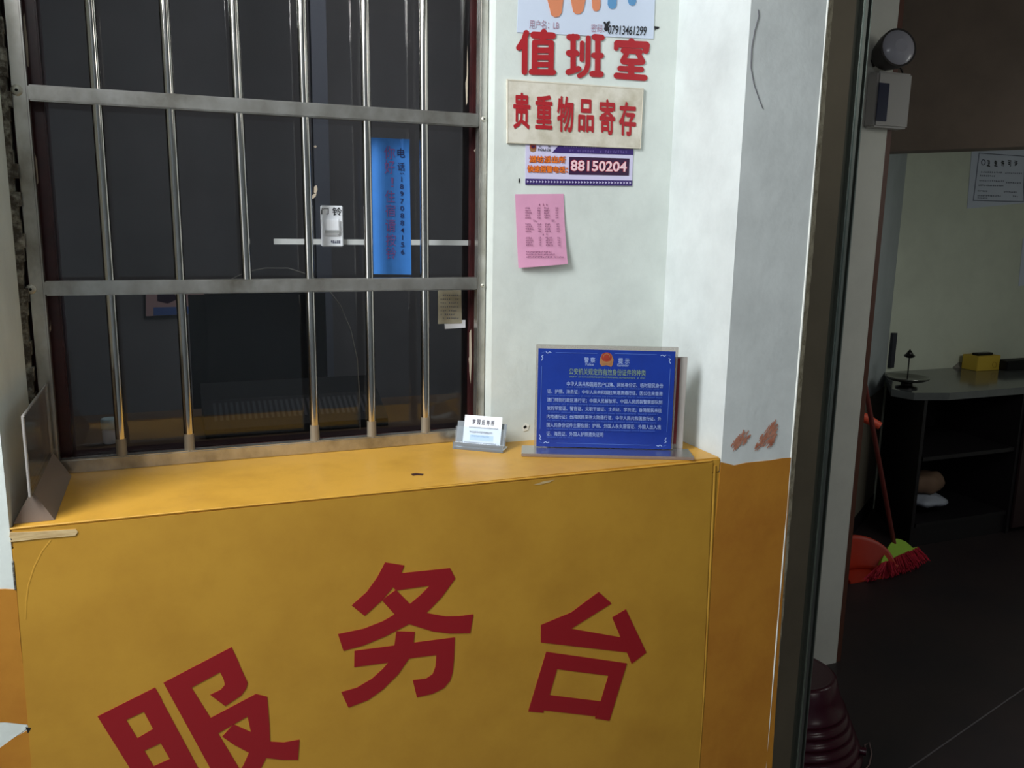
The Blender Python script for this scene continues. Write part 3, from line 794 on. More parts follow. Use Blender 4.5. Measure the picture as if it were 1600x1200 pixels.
# blue notice on its acrylic stand
A3, B3 = np.array([0.648, 1.491, SILL + 0.008]), np.array([0.892, 1.389, SILL + 0.008])
e = (B3 - A3) / np.linalg.norm(B3 - A3); ns = np.array([e[1], -e[0], 0.0])
SP = Surf(A3, ns); up = np.array([0, 0, 1.0])
st = thing('notice_stand', 'blue printed notice in a clear acrylic stand on the yellow counter', 'sign stand', tuple((A3 + B3) / 2 - [0, 0, 0.008]))
c = (A3 + B3) / 2
def along(a, b, cc): return cc + e * a + ns * b
cb = c.copy(); cb[2] = SILL + 0.0035
MB().obox(cb + e * 0.004 + ns * 0.019, e * 0.165, ns * 0.031, up * 0.0032, acrylic_thick, 0.001).build('base', st)
pc = c + up * 0.101
MB().obox(pc - ns * 0.004, e * 0.1365, ns * 0.0028, up * 0.1015, acrylic, 0.0006).build('acrylic_panel', st)
bs = MB()
bs.sheet([(841.3, 544.2), (1055.5, 549.3), (1048.2, 702), (838, 697.3)], SP, royal, 1, 1, -0.0005, 0.0008)
bso = bs.build('blue_sheet', st)
z5 = zoom(820, 530, 1600 / 280)
bd_ = MB()
def line5(a, b, w=1.0): bd_.stroke([z5(a), z5(b)], w, SP, sign_fine, 0.001, 3)
line5((278, 118), (645, 126)); line5((805, 128), (1175, 136)); line5((152, 240), (136, 800)); line5((1298, 265), (1268, 825)); line5((285, 925), (1110, 946))
for cx, cy, fx, fy in ((150, 112, 1, 1), (1300, 140, -1, 1), (130, 925, 1, -1), (1262, 955, -1, -1)):
    bd_.stroke([z5(p) for p in [(cx, cy + fy * 75), (cx + fx * 12, cy + fy * 55), (cx, cy + fy * 40), (cx + fx * 14, cy + fy * 30)]], 1.2, SP, sign_ink, 0.001, 4)
    bd_.stroke([z5(p) for p in [(cx + fx * 40, cy), (cx + fx * 55, cy + fy * 12), (cx + fx * 70, cy), (cx + fx * 85, cy + fy * 6)]], 1.2, SP, sign_ink, 0.001, 4)
    bd_.stroke([z5((cx, cy + fy * 10)), z5((cx + fx * 25, cy))], 0.8, SP, sign_fine, 0.001, 3)
bd_.build('border_ornament', bso)
em = MB()
def ell(cx, cy, rx, ry, m, l, n=20): em.poly([z5((cx + rx * math.cos(2 * math.pi * k / n), cy + ry * math.sin(2 * math.pi * k / n))) for k in range(n)], SP, m, l)
em.poly([z5(p) for p in [(670, 175), (690, 130), (730, 116), (772, 132), (792, 180), (785, 225), (772, 246), (728, 232), (686, 240), (668, 215)]], SP, emblem_gold, 0.001)
ell(730, 160, 46, 44, emblem_red, 0.0014); ell(730, 152, 30, 26, emblem_gold, 0.0018); ell(730, 158, 26, 26, emblem_red, 0.0021)
em.poly([z5(p) for p in [(690, 190), (730, 200), (772, 190), (765, 225), (730, 215), (698, 222)]], SP, emblem_gold, 0.0018)
em.build('badge', bso)
tx = MB()
def t5(s, x0, x1, y0, y1, m=sign_ink, bold=0.012, sl=0.022):
    d0, d1 = x0 * sl - 12, x1 * sl - 12
    tx.text(s, [z5((x0, y0 + d0)), z5((x1, y0 + d1)), z5((x1, y1 + d1)), z5((x0, y1 + d0))], SP, m, 0.0, 0.0012, fat=bold)
t5('警 察', 530, 628, 160, 208); t5('提 示', 834, 934, 160, 212)
t5('Police', 542, 615, 210, 236); t5('Reminder', 826, 928, 212, 236)
t5('公安机关规定的有效身份证件的种类', 395, 1080, 260, 318, sign_gold, 0.012)
t5('中华人民共和国居民户口簿、居民身份证、临时居民身份', 375, 1235, 380, 420)
for s_, x1, y in (('证、护照、海员证；中华人民共和国往来港澳通行证、因公往来香港', 1230, 452), ('澳门特别行政区通行证；中国人民解放军、中国人民武装警察部队制', 1226, 528),
                  ('发的军官证、警官证、文职干部证、士兵证、学员证；香港居民来往', 1222, 602), ('内地通行证；台湾居民来往大陆通行证、中华人民共和国旅行证、外', 1218, 676),
                  ('国人的身份证件主要包括：护照、外国人永久居留证、外国人出入境', 1214, 750), ('证、海员证、外国人护照遗失证明', 700, 828)):
    t5(s_, 200 - (y - 452) * 0.02, x1, y, y + 40)
for x0, x1, y in ((398, 1075, 330), (375, 1200, 424), (200, 1225, 500), (205, 1222, 576), (200, 1190, 648), (198, 1190, 722), (195, 1160, 796), (195, 435, 868)):
    n = int((x1 - x0) / 9); d0, d1 = x0 * .022 - 12, x1 * .022 - 12
    tx.marks([z5((x0, y + d0)), z5((x1, y + d1)), z5((x1, y + 13 + d1)), z5((x0, y + 13 + d0))], n, SP, sign_fine if y != 330 else sign_gold, 0.001, 0.7, 0.18, 0.12)
tx.build('lettering', bso)
# second stand behind it, with a dark red sheet
s2 = thing('notice_stand', 'acrylic stand with a dark red sheet tucked behind the blue notice', 'sign stand', tuple(c - ns * 0.03 + e * 0.02 - up * 0.008))
ns2 = ns
q = c - ns * 0.018 + e * 0.024; q[2] = SILL
MB().obox(q + up * 0.095, e * 0.134, ns * 0.003, up * 0.0945, acrylic_edge, 0.0006).build('acrylic_panel', s2)
MB().obox(q + up * 0.1015 - e * 0.006 + ns * 0.0042, e * 0.126, ns * 0.0006, up * 0.086, red_sheet).build('red_sheet', s2)
MB().obox(q - ns * 0.022 + up * 0.003, e * 0.134, ns * 0.0145, up * 0.003, acrylic_thick).build('base', s2)
# business cards in a small holder
C0, C1 = np.array([0.497, 1.5555, SILL]), np.array([0.580, 1.4935, SILL])
ec = (C1 - C0) / np.linalg.norm(C1 - C0); nc = np.array([ec[1], -ec[0], 0]); wc_ = np.linalg.norm(C1 - C0)
ch_ = thing('card_holder', 'small clear plastic card holder on the counter by the window corner', 'card holder', tuple((C0 + C1) / 2))
mid = (C0 + C1) / 2
tilt = (up * math.cos(0.28) - nc * math.sin(0.28))
MB().obox(mid + up * 0.0025 - nc * 0.014, ec * wc_ / 2, nc * 0.018, up * 0.0024, card_clear, 0.0006).build('base', ch_)
MB().obox(mid + up * 0.009, ec * wc_ / 2, nc * 0.0012, up * 0.005, card_clear, 0.0004).build('front_lip', ch_)
MB().obox(mid + up * 0.0045 - nc * 0.0035 + tilt * 0.020, ec * (wc_ / 2 - 0.001), np.cross(ec, tilt) * 0.0008, tilt * 0.020, clear_mat('front_plastic', (248, 250, 252), 0.06, (215, 222, 228), 1.3)).build('front_panel', ch_)
MB().obox(mid + up * 0.0045 - nc * 0.0145 + tilt * 0.024, ec * (wc_ / 2 - 0.001), np.cross(ec, tilt) * 0.0008, tilt * 0.024, card_clear).build('back_panel', ch_)
CARD_GROUP = 'business cards in the holder'
cc0 = mid + up * 0.0055 - nc * 0.0062 + ec * 0.004
tn = np.cross(ec, tilt); tn = tn if np.dot(tn, nc) > 0 else -tn
for k in range(2):
    cm = cc0 - tn * 0.0010 * k + tilt * (0.031 - 0.0008 * k) - ec * 0.0004 * k
    cd = MB().obox(cm, ec * 0.0385, tn * 0.0004, tilt * 0.0305, card_paper)
    if k == 0:
        CS = Surf(cm + tn * 0.0004, tn)
        def cq(u0, u1, v0, v1):                                     # card coordinates -> photo spots on the card
            out = []
            for u, v in ((u0, v0), (u1, v0), (u1, v1), (u0, v1)):
                w = cm + ec * (u - 0.5) * 0.077 + tilt * (0.5 - v) * 0.061
                k_ = ROT.T @ (w - O3); out.append((800 + F_PX * k_[0] / -k_[2], 600 - F_PX * k_[1] / -k_[2]))
            return out
        co_ = cd.build('business_card', None, tuple(cm))
        tag(co_, 'frontmost printed white business card in the clear holder', 'card', CARD_GROUP)
        pr = MB()
        for i, chn in enumerate('梦园招待所'): pr.text(chn, cq(0.21 + i * 0.125, 0.30 + i * 0.125, 0.12, 0.29), CS, grey_ink, 0.0, 0.0004, fat=0.03)
        pr.marks(cq(0.14, 0.92, 0.36, 0.41), 24, CS, grey_ink, 0.0004, 0.5, 0.2)
        pr.poly(cq(0.18, 0.80, 0.62, 0.80), CS, card_tint, 0.0003)
        pr.marks(cq(0.16, 0.78, 0.50, 0.57), 16, CS, slate_ink, 0.0004, 0.7, 0.16)
        pr.marks(cq(0.22, 0.70, 0.64, 0.69), 14, CS, letter_blue, 0.0004, 0.6, 0.14)
        pr.marks(cq(0.04, 0.90, 0.86, 0.90), 34, CS, grey_ink, 0.0004, 0.6, 0.2)
        pr.build('print', co_)
    else:
        tag(cd.build('business_card', None, tuple(cm)), 'plain white business card just behind the printed one in the holder', 'card', CARD_GROUP)
# empty acrylic stand at the left end, seen end-on
es = thing('notice_stand', 'empty clear acrylic stand seen end-on at the left end of the counter', 'sign stand', (-0.208, 1.47, SILL))
ap = SILL + 0.043; y0, y1 = 1.352, 1.585
b_ = MB()
prof = [(-0.2335, SILL + 0.0005), (-0.180, SILL + 0.0005), (-0.2045, ap), (-0.2095, ap)]
b_.add([(x, y0 + (0.004 if z > SILL + .01 else 0.0), z) for x, z in prof] + [(x, y1, z) for x, z in prof],
       [(0, 1, 2, 3), (7, 6, 5, 4), (0, 4, 5, 1), (1, 5, 6, 2), (2, 6, 7, 3), (3, 7, 4, 0)], acrylic_thick)
b_.build('base', es)
MB().box(-0.2095, -0.2045, y0 - 0.012, y1, ap, 1.268, acrylic, 0.0006).build('acrylic_panel', es)
eg = MB()
eg.tube([(-0.207, y0 - 0.0125, ap), (-0.207, y0 - 0.0125, 1.268)], 0.0022, acrylic_edge, 8)
eg.tube([(-0.207, y0 - 0.0125, 1.268), (-0.207, y1, 1.268)], 0.0022, acrylic_edge, 8)
eg.build('polished_edge', es)

# ------------------------------------------------------------------ inside the office
dk = thing('desk', 'brown desk top inside the office just behind the window', 'desk', (0.15, 1.95, 0))
MB().box(-1.25, 1.15, 1.745, 2.10, SILL - 0.035, SILL - 0.005, desk_brown, 0.003).build('desk_top', dk)
MB().box(-1.25, 1.15, 1.75, 1.78, 0.0, SILL - 0.036, desk_brown).build('front_board', dk)
for x in (-1.22, 1.08): MB().box(x, x + 0.05, 1.79, 2.08, 0.0, SILL - 0.036, desk_brown).build('side_panel', dk)
DT = SILL - 0.005
vb = thing('vented_box', 'black box with a row of vent slots on the desk behind the window', 'electronic box', (0.20, 1.90, DT))
x0, x1 = 0.045, 0.425
m_ = MB()
P_ = [(1.80, DT + 0.001), (2.02, DT + 0.001), (2.02, DT + 0.075), (1.90, DT + 0.06), (1.80, DT + 0.018)]
n_ = len(P_)
m_.add([(x0, y, z) for y, z in P_] + [(x1, y, z) for y, z in P_], [(i, (i + 1) % n_, n_ + (i + 1) % n_, n_ + i) for i in range(n_)] + [list(range(n_)), list(range(n_, 2 * n_))[::-1]], black_plastic)
m_.build('casing', vb)
for k in range(30):
    x = x0 + 0.02 + k * 0.0115
    s_ = MB()
    s_.add([(x, 1.825, DT + 0.0300), (x + 0.006, 1.825, DT + 0.0300), (x + 0.006, 1.885, DT + 0.0552), (x, 1.885, DT + 0.0552)], [(0, 1, 2, 3)], vent_grey)
    s_.build('vent_slot', vb)
oc = thing('office_chair', 'tall black office chair back in the dark room behind the window', 'chair', (0.21, 2.5, 0))
bk = MB(); bm = bmesh.new(); bmesh.ops.create_cube(bm, size=1)
for v in bm.verts: v.co = Vector((v.co.x * 0.36 * (1.0 if v.co.z > 0 else 1.02), v.co.y * 0.09, v.co.z * 0.78))
bmesh.ops.bevel(bm, geom=bm.edges[:], offset=0.042, segments=4, affect='EDGES')
bk.bm(bm, chair_black, True, Matrix.Translation((0.215, 2.42, 0.995))); bk.build('backrest', oc)
MB().box(-0.02, 0.45, 2.30, 2.78, 0.46, 0.56, chair_black, 0.03).build('seat', oc)
MB().tube([(0.215, 2.54, 0.08), (0.215, 2.54, 0.46)], 0.03, black_plastic, 14).build('gas_column', oc)
for k in range(5):
    g = 2 * math.pi * k / 5 + .3
    MB().tube([(0.215, 2.54, 0.10), (0.215 + 0.28 * math.cos(g), 2.54 + 0.28 * math.sin(g), 0.045)], [0.024, 0.014], black_plastic, 8).build('leg', oc)
    MB().lathe((0.215 + 0.28 * math.cos(g), 2.54 + 0.28 * math.sin(g), 0.0), [(0.012, 0.001), (0.022, 0.012), (0.022, 0.03), (0.012, 0.042)], black_plastic, 12).build('caster', oc)
YO = YP(1.82)
b0 = YO.pt((172, 686)); rb = 0.0135
bo_ = thing('bottle', 'small white bottle with a pale teal cap on the desk behind the window', 'bottle', (b0[0], 1.82, DT))
hb = 0.03
MB().lathe((b0[0], 1.82, DT + 0.0005), [(rb * .8, 0), (rb, 0.003), (rb, hb - 0.004), (rb * 0.8, hb)], paper_white, 24).build('body', bo_)
MB().lathe((b0[0] + 0.001, 1.82, DT + hb + 0.001), [(rb * 1.15, 0), (rb * 1.2, 0.002), (rb * 1.2, 0.017), (rb * 1.05, 0.02)], teal_white, 24).build('cap', bo_)
cbx = MB(); YC_ = YP(1.72)
cbx.tube([YC_.pt(p) for p in [(362, 436), (385, 425), (415, 419), (450, 419), (485, 430), (510, 448), (532, 478), (548, 515), (558, 560), (562, 620), (563, 694)]], 0.0011, cable_grey, 8)
tag(cbx.build('cable', None, tuple(YC_.pt((563, 694)))), 'thin grey cable arching behind the window pane', 'cable')
YPic = YP(3.29)
pic = thing('picture', 'small colourful picture with blue lower border on the dark office wall', 'picture', tuple(YPic.pt((275, 475))))
MB().sheet([(228, 448), (324, 448), (324, 490), (228, 494)], YPic, pic_pink, 1, 1, 0.001, 0.004).build('print', pic)
MB().poly([(240, 480), (324, 478), (324, 489), (240, 493)], YPic, pic_blue, 0.0065).build('border', pic)
MB().poly([(246, 455), (272, 455), (276, 468), (262, 474), (246, 470)], YPic, dark_purple, 0.0062).build('figure', pic)

# ------------------------------------------------------------------ passage furniture
CF, CB_, CT = 2.955, 3.485, 0.78
cabt = thing('cabinet', 'black low cabinet with glossy grey top along the passage wall', 'cabinet', (4.1, 3.2, 0))
cxl = 3.30; cxr = 4.95
MB().add([(cxl - 0.08, CF + .14, CT - 0.035), (cxl - 0.05, CF + 0.03, CT - 0.035), (cxl + 0.12, CF - 0.02, CT - 0.035), (cxr, CF - 0.02, CT - 0.035), (cxr, CB_, CT - 0.035), (3.56, CB_, CT - 0.035)] +
         [(cxl - 0.08, CF + .14, CT), (cxl - 0.05, CF + 0.03, CT), (cxl + 0.12, CF - 0.02, CT), (cxr, CF - 0.02, CT), (cxr, CB_, CT), (3.56, CB_, CT)],
         [(0, 1, 7, 6), (1, 2, 8, 7), (2, 3, 9, 8), (3, 4, 10, 9), (4, 5, 11, 10), (5, 0, 6, 11), (6, 7, 8, 9, 10, 11), (5, 4, 3, 2, 1, 0)], cab_top).build('cabinet_top', cabt)
bx = MB()
bx.add([(cxl, CF + 0.01, 0), (cxl + 0.02, CF + 0.01, 0), (3.60, CB_ - 0.02, 0), (3.57, CB_ - 0.02, 0), (cxl, CF + 0.01, CT - 0.036), (cxl + 0.02, CF + 0.01, CT - 0.036), (3.60, CB_ - 0.02, CT - 0.036), (3.57, CB_ - 0.02, CT - 0.036)],
       [(0, 1, 5, 4), (1, 2, 6, 5), (2, 3, 7, 6), (3, 0, 4, 7)], black_board)
bx.box(3.60, cxr, CB_ - 0.02, CB_, 0, CT - 0.036, black_board)
bx.box(cxr - 0.02, cxr, CF, CB_ - 0.02, 0, CT - 0.036, black_board)
bx.box(3.95, 3.97, CF, CB_ - 0.02, 0, CT - 0.036, black_board)
bx.build('carcass', cabt)
for z in (0.10, 0.44):
    prs = MB()
    prs.add([(cxl + 0.03, CF + 0.01, z), (3.949, CF + 0.01, z), (3.949, CB_ - 0.025, z), (3.62, CB_ - 0.025, z)] + [(cxl + 0.03, CF + 0.01, z + 0.02), (3.949, CF + 0.01, z + 0.02), (3.949, CB_ - 0.025, z + 0.02), (3.62, CB_ - 0.025, z + 0.02)],
            [(0, 1, 5, 4), (1, 2, 6, 5), (2, 3, 7, 6), (3, 0, 4, 7), (4, 5, 6, 7), (3, 2, 1, 0)], black_board)
    prs.build('shelf', cabt)
MB().box(cxl + 0.02, 3.949, CF + 0.02, CF + 0.035, 0, 0.10, black_board).build('plinth', cabt)
for x in (3.972, 4.45):
    d_ = MB().box(x, x + 0.475, CF - 0.015, CF - 0.001, 0.03, CT - 0.05, cab_red, 0.002).build('door', cabt)
    MB().tube([(x + 0.06, CF - 0.016, 0.42), (x + 0.06, CF - 0.03, 0.42)], 0.009, stick_pale, 10).build('knob', d_)
# bundle on the open shelf
bgm = thing('bundle', 'pale plastic bag with brown bundle on the open cabinet shelf', 'bag', (3.56, 3.10, 0.12))
def blob(c, r, m, seed, rough=0.25):
    random.seed(seed); bm = bmesh.new(); bmesh.ops.create_icosphere(bm, subdivisions=3, radius=1)
    for v in bm.verts:
        k = 1 + rough * (math.sin(v.co.x * 5 + seed) * math.sin(v.co.y * 6) * 0.6 + random.uniform(-.25, .25) * 0.5)
        v.co = Vector((v.co.x * r[0] * k, v.co.y * r[1] * k, max(v.co.z * r[2] * k, -r[2] * 0.8)))
    return MB().bm(bm, m, True, Matrix.Translation(c))
zz = Surf((0, 3.10, 0), (0, -1, 0))
p_w = zz.pt((1447, 782)); p_b = zz.pt((1450, 760))
blob((p_w[0], 3.10, p_w[2] + 0.005), (0.10, 0.08, 0.035), bag_white, 5).build('plastic_bag', bgm)
blob((p_b[0] + .01, 3.12, p_b[2] + 0.015), (0.10, 0.07, 0.06), bag_brown, 9).build('brown_wrap', bgm)
# dish with a finial on a stem
ZT = ZP(CT)
pd = ZT.pt((1416, 606)); pd = np.array([pd[0], pd[1], CT])
ds = thing('incense_dish', 'polished dish on a low foot with a thin stem and dark finial', 'dish', tuple(pd))
MB().lathe(pd, [(0.05, 0.0005), (0.05, 0.006), (0.028, 0.012), (0.025, 0.03), (0.045, 0.036)], dark_bronze, 28).build('foot', ds)
MB().lathe(pd, [(0.02, 0.034), (0.075, 0.037), (0.098, 0.048), (0.104, 0.056), (0.098, 0.056), (0.07, 0.044), (0.0, 0.042)], dish_m, 36).build('bowl', ds)
stp = Surf((0, pd[1], 0), (0, -1, 0))
t0, t1 = stp.pt((1418, 590)), stp.pt((1421, 556))
MB().tube([(t0[0], pd[1], pd[2] + 0.043), (t1[0], pd[1], t1[2])], 0.003, dark_bronze, 8).build('stem', ds)
MB().lathe((t1[0], pd[1], t1[2] - 0.012), [(0.004, 0.0), (0.022, 0.006), (0.026, 0.014), (0.016, 0.022), (0.012, 0.03), (0.004, 0.04), (0.0, 0.046)], dark_bronze, 8, False).build('finial', ds)
# yellow box and neighbours
pb0, pb1 = ZT.pt((1525, 580)), ZT.pt((1562, 578))
bxw = (pb1[0] - pb0[0]); by = (pb0[1] + pb1[1]) / 2
yb = thing('tissue_box', 'small yellow box with a dark strip on top of the passage cabinet', 'box', (pb0[0] + bxw / 2, by + 0.04, CT))
MB().box(pb0[0], pb0[0] + bxw, by, by + 0.10, CT + 0.0005, CT + 0.082, box_yellow, 0.002).build('carton', yb)
MB().box(pb0[0] + 0.02, pb0[0] + bxw * 0.8, by + 0.02, by + 0.06, CT + 0.082, CT + 0.096, dark_bronze, 0.003).build('dark_strip', yb)
rg = MB(); YR = YP(by)
rg.stroke([(1553.5 + 3.2 * math.cos(k * .7), 570 + 4.5 * math.sin(k * .7)) for k in range(10)], 0.8, YR, box_ring, 0.001, 3)
rg.build('printed_ring', yb)
gpt = ZT.pt((1508, 574))
mb = MB()
mb.add([(gpt[0] - .085, gpt[1], CT + .0005), (gpt[0] + .085, gpt[1] - .02, CT + .0005), (gpt[0] + .08, gpt[1] + .09, CT + .0005), (gpt[0] - .06, gpt[1] + .09, CT + .0005), (gpt[0] + .015, gpt[1] + .03, CT + .062), (gpt[0] + .06, gpt[1] + .03, CT + .056)],
       [(0, 1, 5, 4), (1, 2, 5), (2, 3, 4, 5), (3, 0, 4), (3, 2, 1, 0)], grey_cloth)
tag(mb.build('crumpled_paper', None, (gpt[0], gpt[1], CT)), 'crumpled grey paper peak beside the yellow box on the passage cabinet', 'paper')
dpt = ZT.pt((1588, 579))
mb = MB().box(dpt[0] - 0.08, dpt[0] + 0.16, dpt[1], dpt[1] + 0.08, CT + 0.0005, CT + 0.055, black_plastic, 0.006)
tag(mb.build('dark_case', None, (dpt[0], dpt[1], CT)), 'dark flat case right of the yellow box on the passage cabinet', 'case')
# documents on the passage wall
YK = YP(3.489)
dc = thing('licence_document', 'laminated white licence with heading on the passage wall under the soffit', 'document', tuple(YK.pt((1555, 280))))
MB().sheet([(1519, 222), (1620, 214), (1615, 316), (1510.5, 326)], YK, laminate, 1, 1, 0.0005, 0.0015).build('sheet', dc)
zl = zoom(1480, 200, 554 / 120)
dl = MB()
for a, b in (((228, 180), (185, 525)), ((185, 522), (548, 532)), ((228, 182), (560, 205)), ((558, 205), (545, 530))): dl.stroke([zl(a), zl(b)], 1.2, YK, slate_ink, 0.0025, 3)
dl.stroke([zl((258 + 14 * math.cos(k * .9), 248 + 20 * math.sin(k * .9))) for k in range(8)], 1.2, YK, slate_ink, 0.0026, 3)
for chn, x in zip('卫生许可证', (282, 335, 385, 435, 482)):
    dl.text(chn, [zl((x, 232)), zl((x + 24, 234)), zl((x + 24, 278)), zl((x, 275))], YK, black_ink, 0.03, 0.003)
for x0, x1, y, n in ((240, 395, 312, 10), (415, 540, 320, 9), (232, 345, 338, 8), (228, 410, 375, 14), (420, 530, 388, 7), (222, 405, 408, 14), (216, 290, 448, 6), (405, 500, 455, 8), (215, 385, 482, 14), (215, 290, 498, 6), (470, 510, 486, 3)):
    dl.marks([zl((x0, y)), zl((x1, y + 4)), zl((x1, y + 14)), zl((x0, y + 10))], n, YK, slate_ink, 0.003, 0.7, 0.2)
dl.build('print', dc)
o = MB().sheet([(1598, 372), (1680, 364), (1670, 440), (1591, 447)], YK, laminate, 1, 1, 0.0005, 0.0015).build('pinned_sheet', None, tuple(YK.pt((1600, 445))))
tag(o, 'pale sheet at the photo\'s right edge, low on the passage wall', 'document')

# broom and dustpan by the partition
YBm = 2.80
hb_ = np.array([*YP(2.84).pt((1397, 850))]); ht_ = np.array([*YP(2.74).pt((1343, 556))])
brm = thing('broom', 'broom with lime green head and red bristles standing on the passage floor', 'broom', (hb_[0], hb_[1], 0))
MB().tube([ht_, hb_], 0.0105, broom_red, 12).build('stick', brm)
zq = zoom(1260, 720, 5.0)
f1_, f2_ = ZP(0.003).pt((1372, 908)), ZP(0.003).pt((1452, 886))
nb_ = np.cross(f1_ - hb_, f2_ - hb_); nb_ = nb_ if nb_[1] < 0 else -nb_
BS = Surf(hb_, nb_)
hd = MB()
arc = [(572, 803), (585, 770), (610, 715), (640, 665), (668, 632), (692, 616), (725, 622), (765, 640), (800, 668), (822, 688), (862, 678), (860, 690), (720, 742), (580, 812)]
top = [BS.pt(zq(p), 0.010) for p in arc]; bot = [BS.pt(zq(p), -0.012) for p in arc]; n = len(arc)
bm = bmesh.new(); f = bm.faces.new([bm.verts.new(p) for p in top]); bmesh.ops.triangulate(bm, faces=[f]); hd.bm(bm, lime)
bm = bmesh.new(); f = bm.faces.new([bm.verts.new(p) for p in bot]); bmesh.ops.triangulate(bm, faces=[f]); hd.bm(bm, lime)
hd.add(top + bot, [(i, (i + 1) % n, n + (i + 1) % n, n + i) for i in range(n)], lime)
hd.build('head', brm)
random.seed(11)
br = MB()
for k in range(420):
    t = random.random(); q = random.uniform(-1, 1)
    x, y = 575 + (860 - 575) * t, 808 + (680 - 808) * t
    spread = (t - 0.5) * 70
    L = random.uniform(95, 150)
    a = BS.pt(zq((x, y)), 0.010 * q)
    b = BS.pt(zq((x + spread + 12 + random.uniform(-14, 14) - (70 if t < .18 else 0), y + L * (1.0 if 0.1 < t else 0.95))), 0.05 * q)
    b[2] = max(b[2], 0.002)
    br.tube([a, b], 0.0022, bristle, 4, False, False)
bro = br.build('bristles', brm)
dp = thing('dustpan', 'orange red dustpan with thin upright handle behind the broom', 'dustpan', tuple([2.80, 2.84, 0]))
zp = Surf((0, 2.84, 0), (0, -1, 0))
# deep scoop: half bowl opening towards the hall
vs, fs = [], []
cx, cy = zp.pt((1352, 880))[0] - 0.075, 2.80
nu, nv = 20, 7
for j in range(nv + 1):
    v = j / nv
    for i in range(nu + 1):
        u = math.pi * (-0.08 + 1.16 * i / nu)
        r = 0.105 + 0.035 * v
        z = 0.004 + 0.155 * v * (0.30 + 0.70 * max(0.0, math.sin(u)) ** 0.6)
        vs.append((cx + r * math.cos(u) * 1.12, cy + r * math.sin(u) * 0.9 - 0.05, z))
for j in range(nv):
    for i in range(nu): fs.append((j * (nu + 1) + i, j * (nu + 1) + i + 1, (j + 1) * (nu + 1) + i + 1, (j + 1) * (nu + 1) + i))
pn_ = MB(); pn_.add(vs, fs, pan_red, True); pn_.add(vs[:nu + 1], [list(range(nu + 1))], pan_red)
pno = pn_.build('scoop', dp)
md = pno.modifiers.new('thickness', 'SOLIDIFY'); md.thickness = 0.004
rt, rb_ = zp.pt((1338, 660)), zp.pt((1326, 858))
MB().tube([rt, (rb_[0], 2.84, max(rb_[2], 0.02))], 0.006, stick_pale, 10).build('handle', dp)
cl0, cl1 = zp.pt((1340, 648)), zp.pt((1362, 662))
MB().tube([cl0, (np.array(cl0) + cl1) / 2 + [0, -0.005, .006], (cl1[0], 2.79, cl1[2])], [0.02, 0.022, 0.017], clip_orange, 10).build('clip', dp)

# meter and lamp on the partition
YMt = YP(2.199)
mt = thing('meter_box', 'white box with dark upright window on the pale partition beyond the door', 'meter', tuple(YMt.pt((1378, 200))))
m0, m1 = YMt.pt((1357, 114)), YMt.pt((1400, 204))
MB().box(m0[0] - 0.004, m1[0], 2.15, 2.199, m1[2], m0[2], meter_white, 0.006).build('casing', mt)
YMf = YP(2.15); g0, g1 = YMf.pt((1373, 129)), YMf.pt((1384, 190))
MB().box(g0[0], g1[0], 2.147, 2.1505, g1[2], g0[2], meter_glass, 0.001).build('display_window', mt)
lp = thing('spotlight', 'dark round lamp with pale lens above the white meter box', 'lamp', tuple(YMt.pt((1390, 80))))
l0, l1 = np.array(YP(2.19).pt((1376, 92))), np.array(YP(2.10).pt((1404, 74)))
lv = (l1 - l0)
MB().tube([l0, l0 + lv * 0.25, l0 + lv * 0.7, l1], [0.03, 0.045, 0.056, 0.058], lamp_dark, 24).build('housing', lp)
MB().tube([l1, l1 + lv * 0.08, l1 + lv * 0.16], [0.052, 0.045, 0.02], lamp_lens, 24).build('lens', lp)
MB().tube([YP(2.2).pt((1362, 100)), l0], 0.012, lamp_dark, 10).build('bracket', lp)
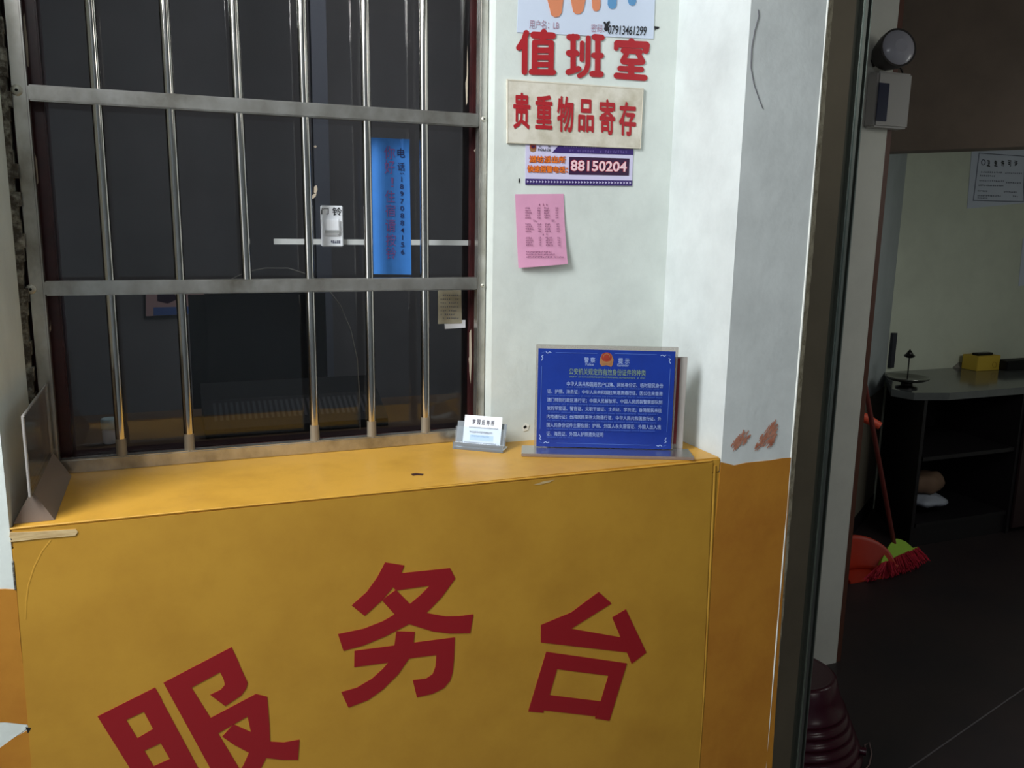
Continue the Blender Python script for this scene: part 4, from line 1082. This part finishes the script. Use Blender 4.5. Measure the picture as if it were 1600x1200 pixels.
MB().tube([YP(2.17).pt(p) for p in [(1403, 98), (1410, 112), (1413, 132), (1412, 152), (1407, 168), (1398, 178)]], 0.003, cable_dark, 8).build('cord', lp)

# upturned bucket and a blue piece by the door frame
bc = np.array([1.665, 1.86, 0.0])
bu = thing('bucket', 'ribbed maroon plastic bucket turned upside down just beyond the door frame', 'bucket', tuple(bc))
prof = [(0.205, 0.001), (0.212, 0.004), (0.212, 0.016), (0.200, 0.02)]
z = 0.03
for k in range(5):
    r = 0.196 - (z - 0.03) * 0.42
    prof += [(r, z), (r + 0.005, z + 0.006), (r + 0.005, z + 0.012), (r - 0.003, z + 0.019)]
    z += 0.028
prof += [(0.132, 0.20), (0.122, 0.238), (0.112, 0.246), (0.104, 0.244)]
MB().lathe(bc, prof, maroon_plastic, 48).build('shell', bu)
MB().lathe(bc, [(0.104, 0.236), (0.0, 0.236)], maroon_base, 32).build('sunken_base', bu)
ear = bc + np.array([0.150, -0.135, 0.03])
MB().tube([ear, ear + np.array([0.012, -0.012, 0.0])], 0.012, maroon_plastic, 10).build('ear', bu)
YW_ = Surf((0, 1.70, 0), (0, -1, 0))
def fl_(p): q = ZP(0.006).pt(p); return q
hw = [fl_(p) for p in [(1358, 1160), (1362, 1178), (1358, 1195), (1348, 1208), (1332, 1214), (1315, 1206), (1302, 1193), (1294, 1182)]]
MB().tube([ear + np.array([0.012, -0.012, 0.0]), (ear + hw[0]) / 2 + [0, 0, .004]] + hw, 0.0022, wire_m, 8).build('wire_handle', bu)
b0_ = YP(1.60).pt((1269, 1180)); b0_[0] -= 0.016
bb = MB().lathe((b0_[0] - 0.028, b0_[1] + 0.0, 0.0), [(0.030, 0.001), (0.036, 0.01), (0.040, 0.095), (0.043, 0.10), (0.040, 0.102), (0.034, 0.012), (0.0, 0.01)], blue_plastic, 28)
tag(bb.build('plastic_tub', None, (b0_[0] - 0.028, b0_[1], 0)), 'small dark blue plastic tub at the foot of the door frame', 'tub')

for o in list(bpy.data.objects):
    if '_w' in o: del o['_w']
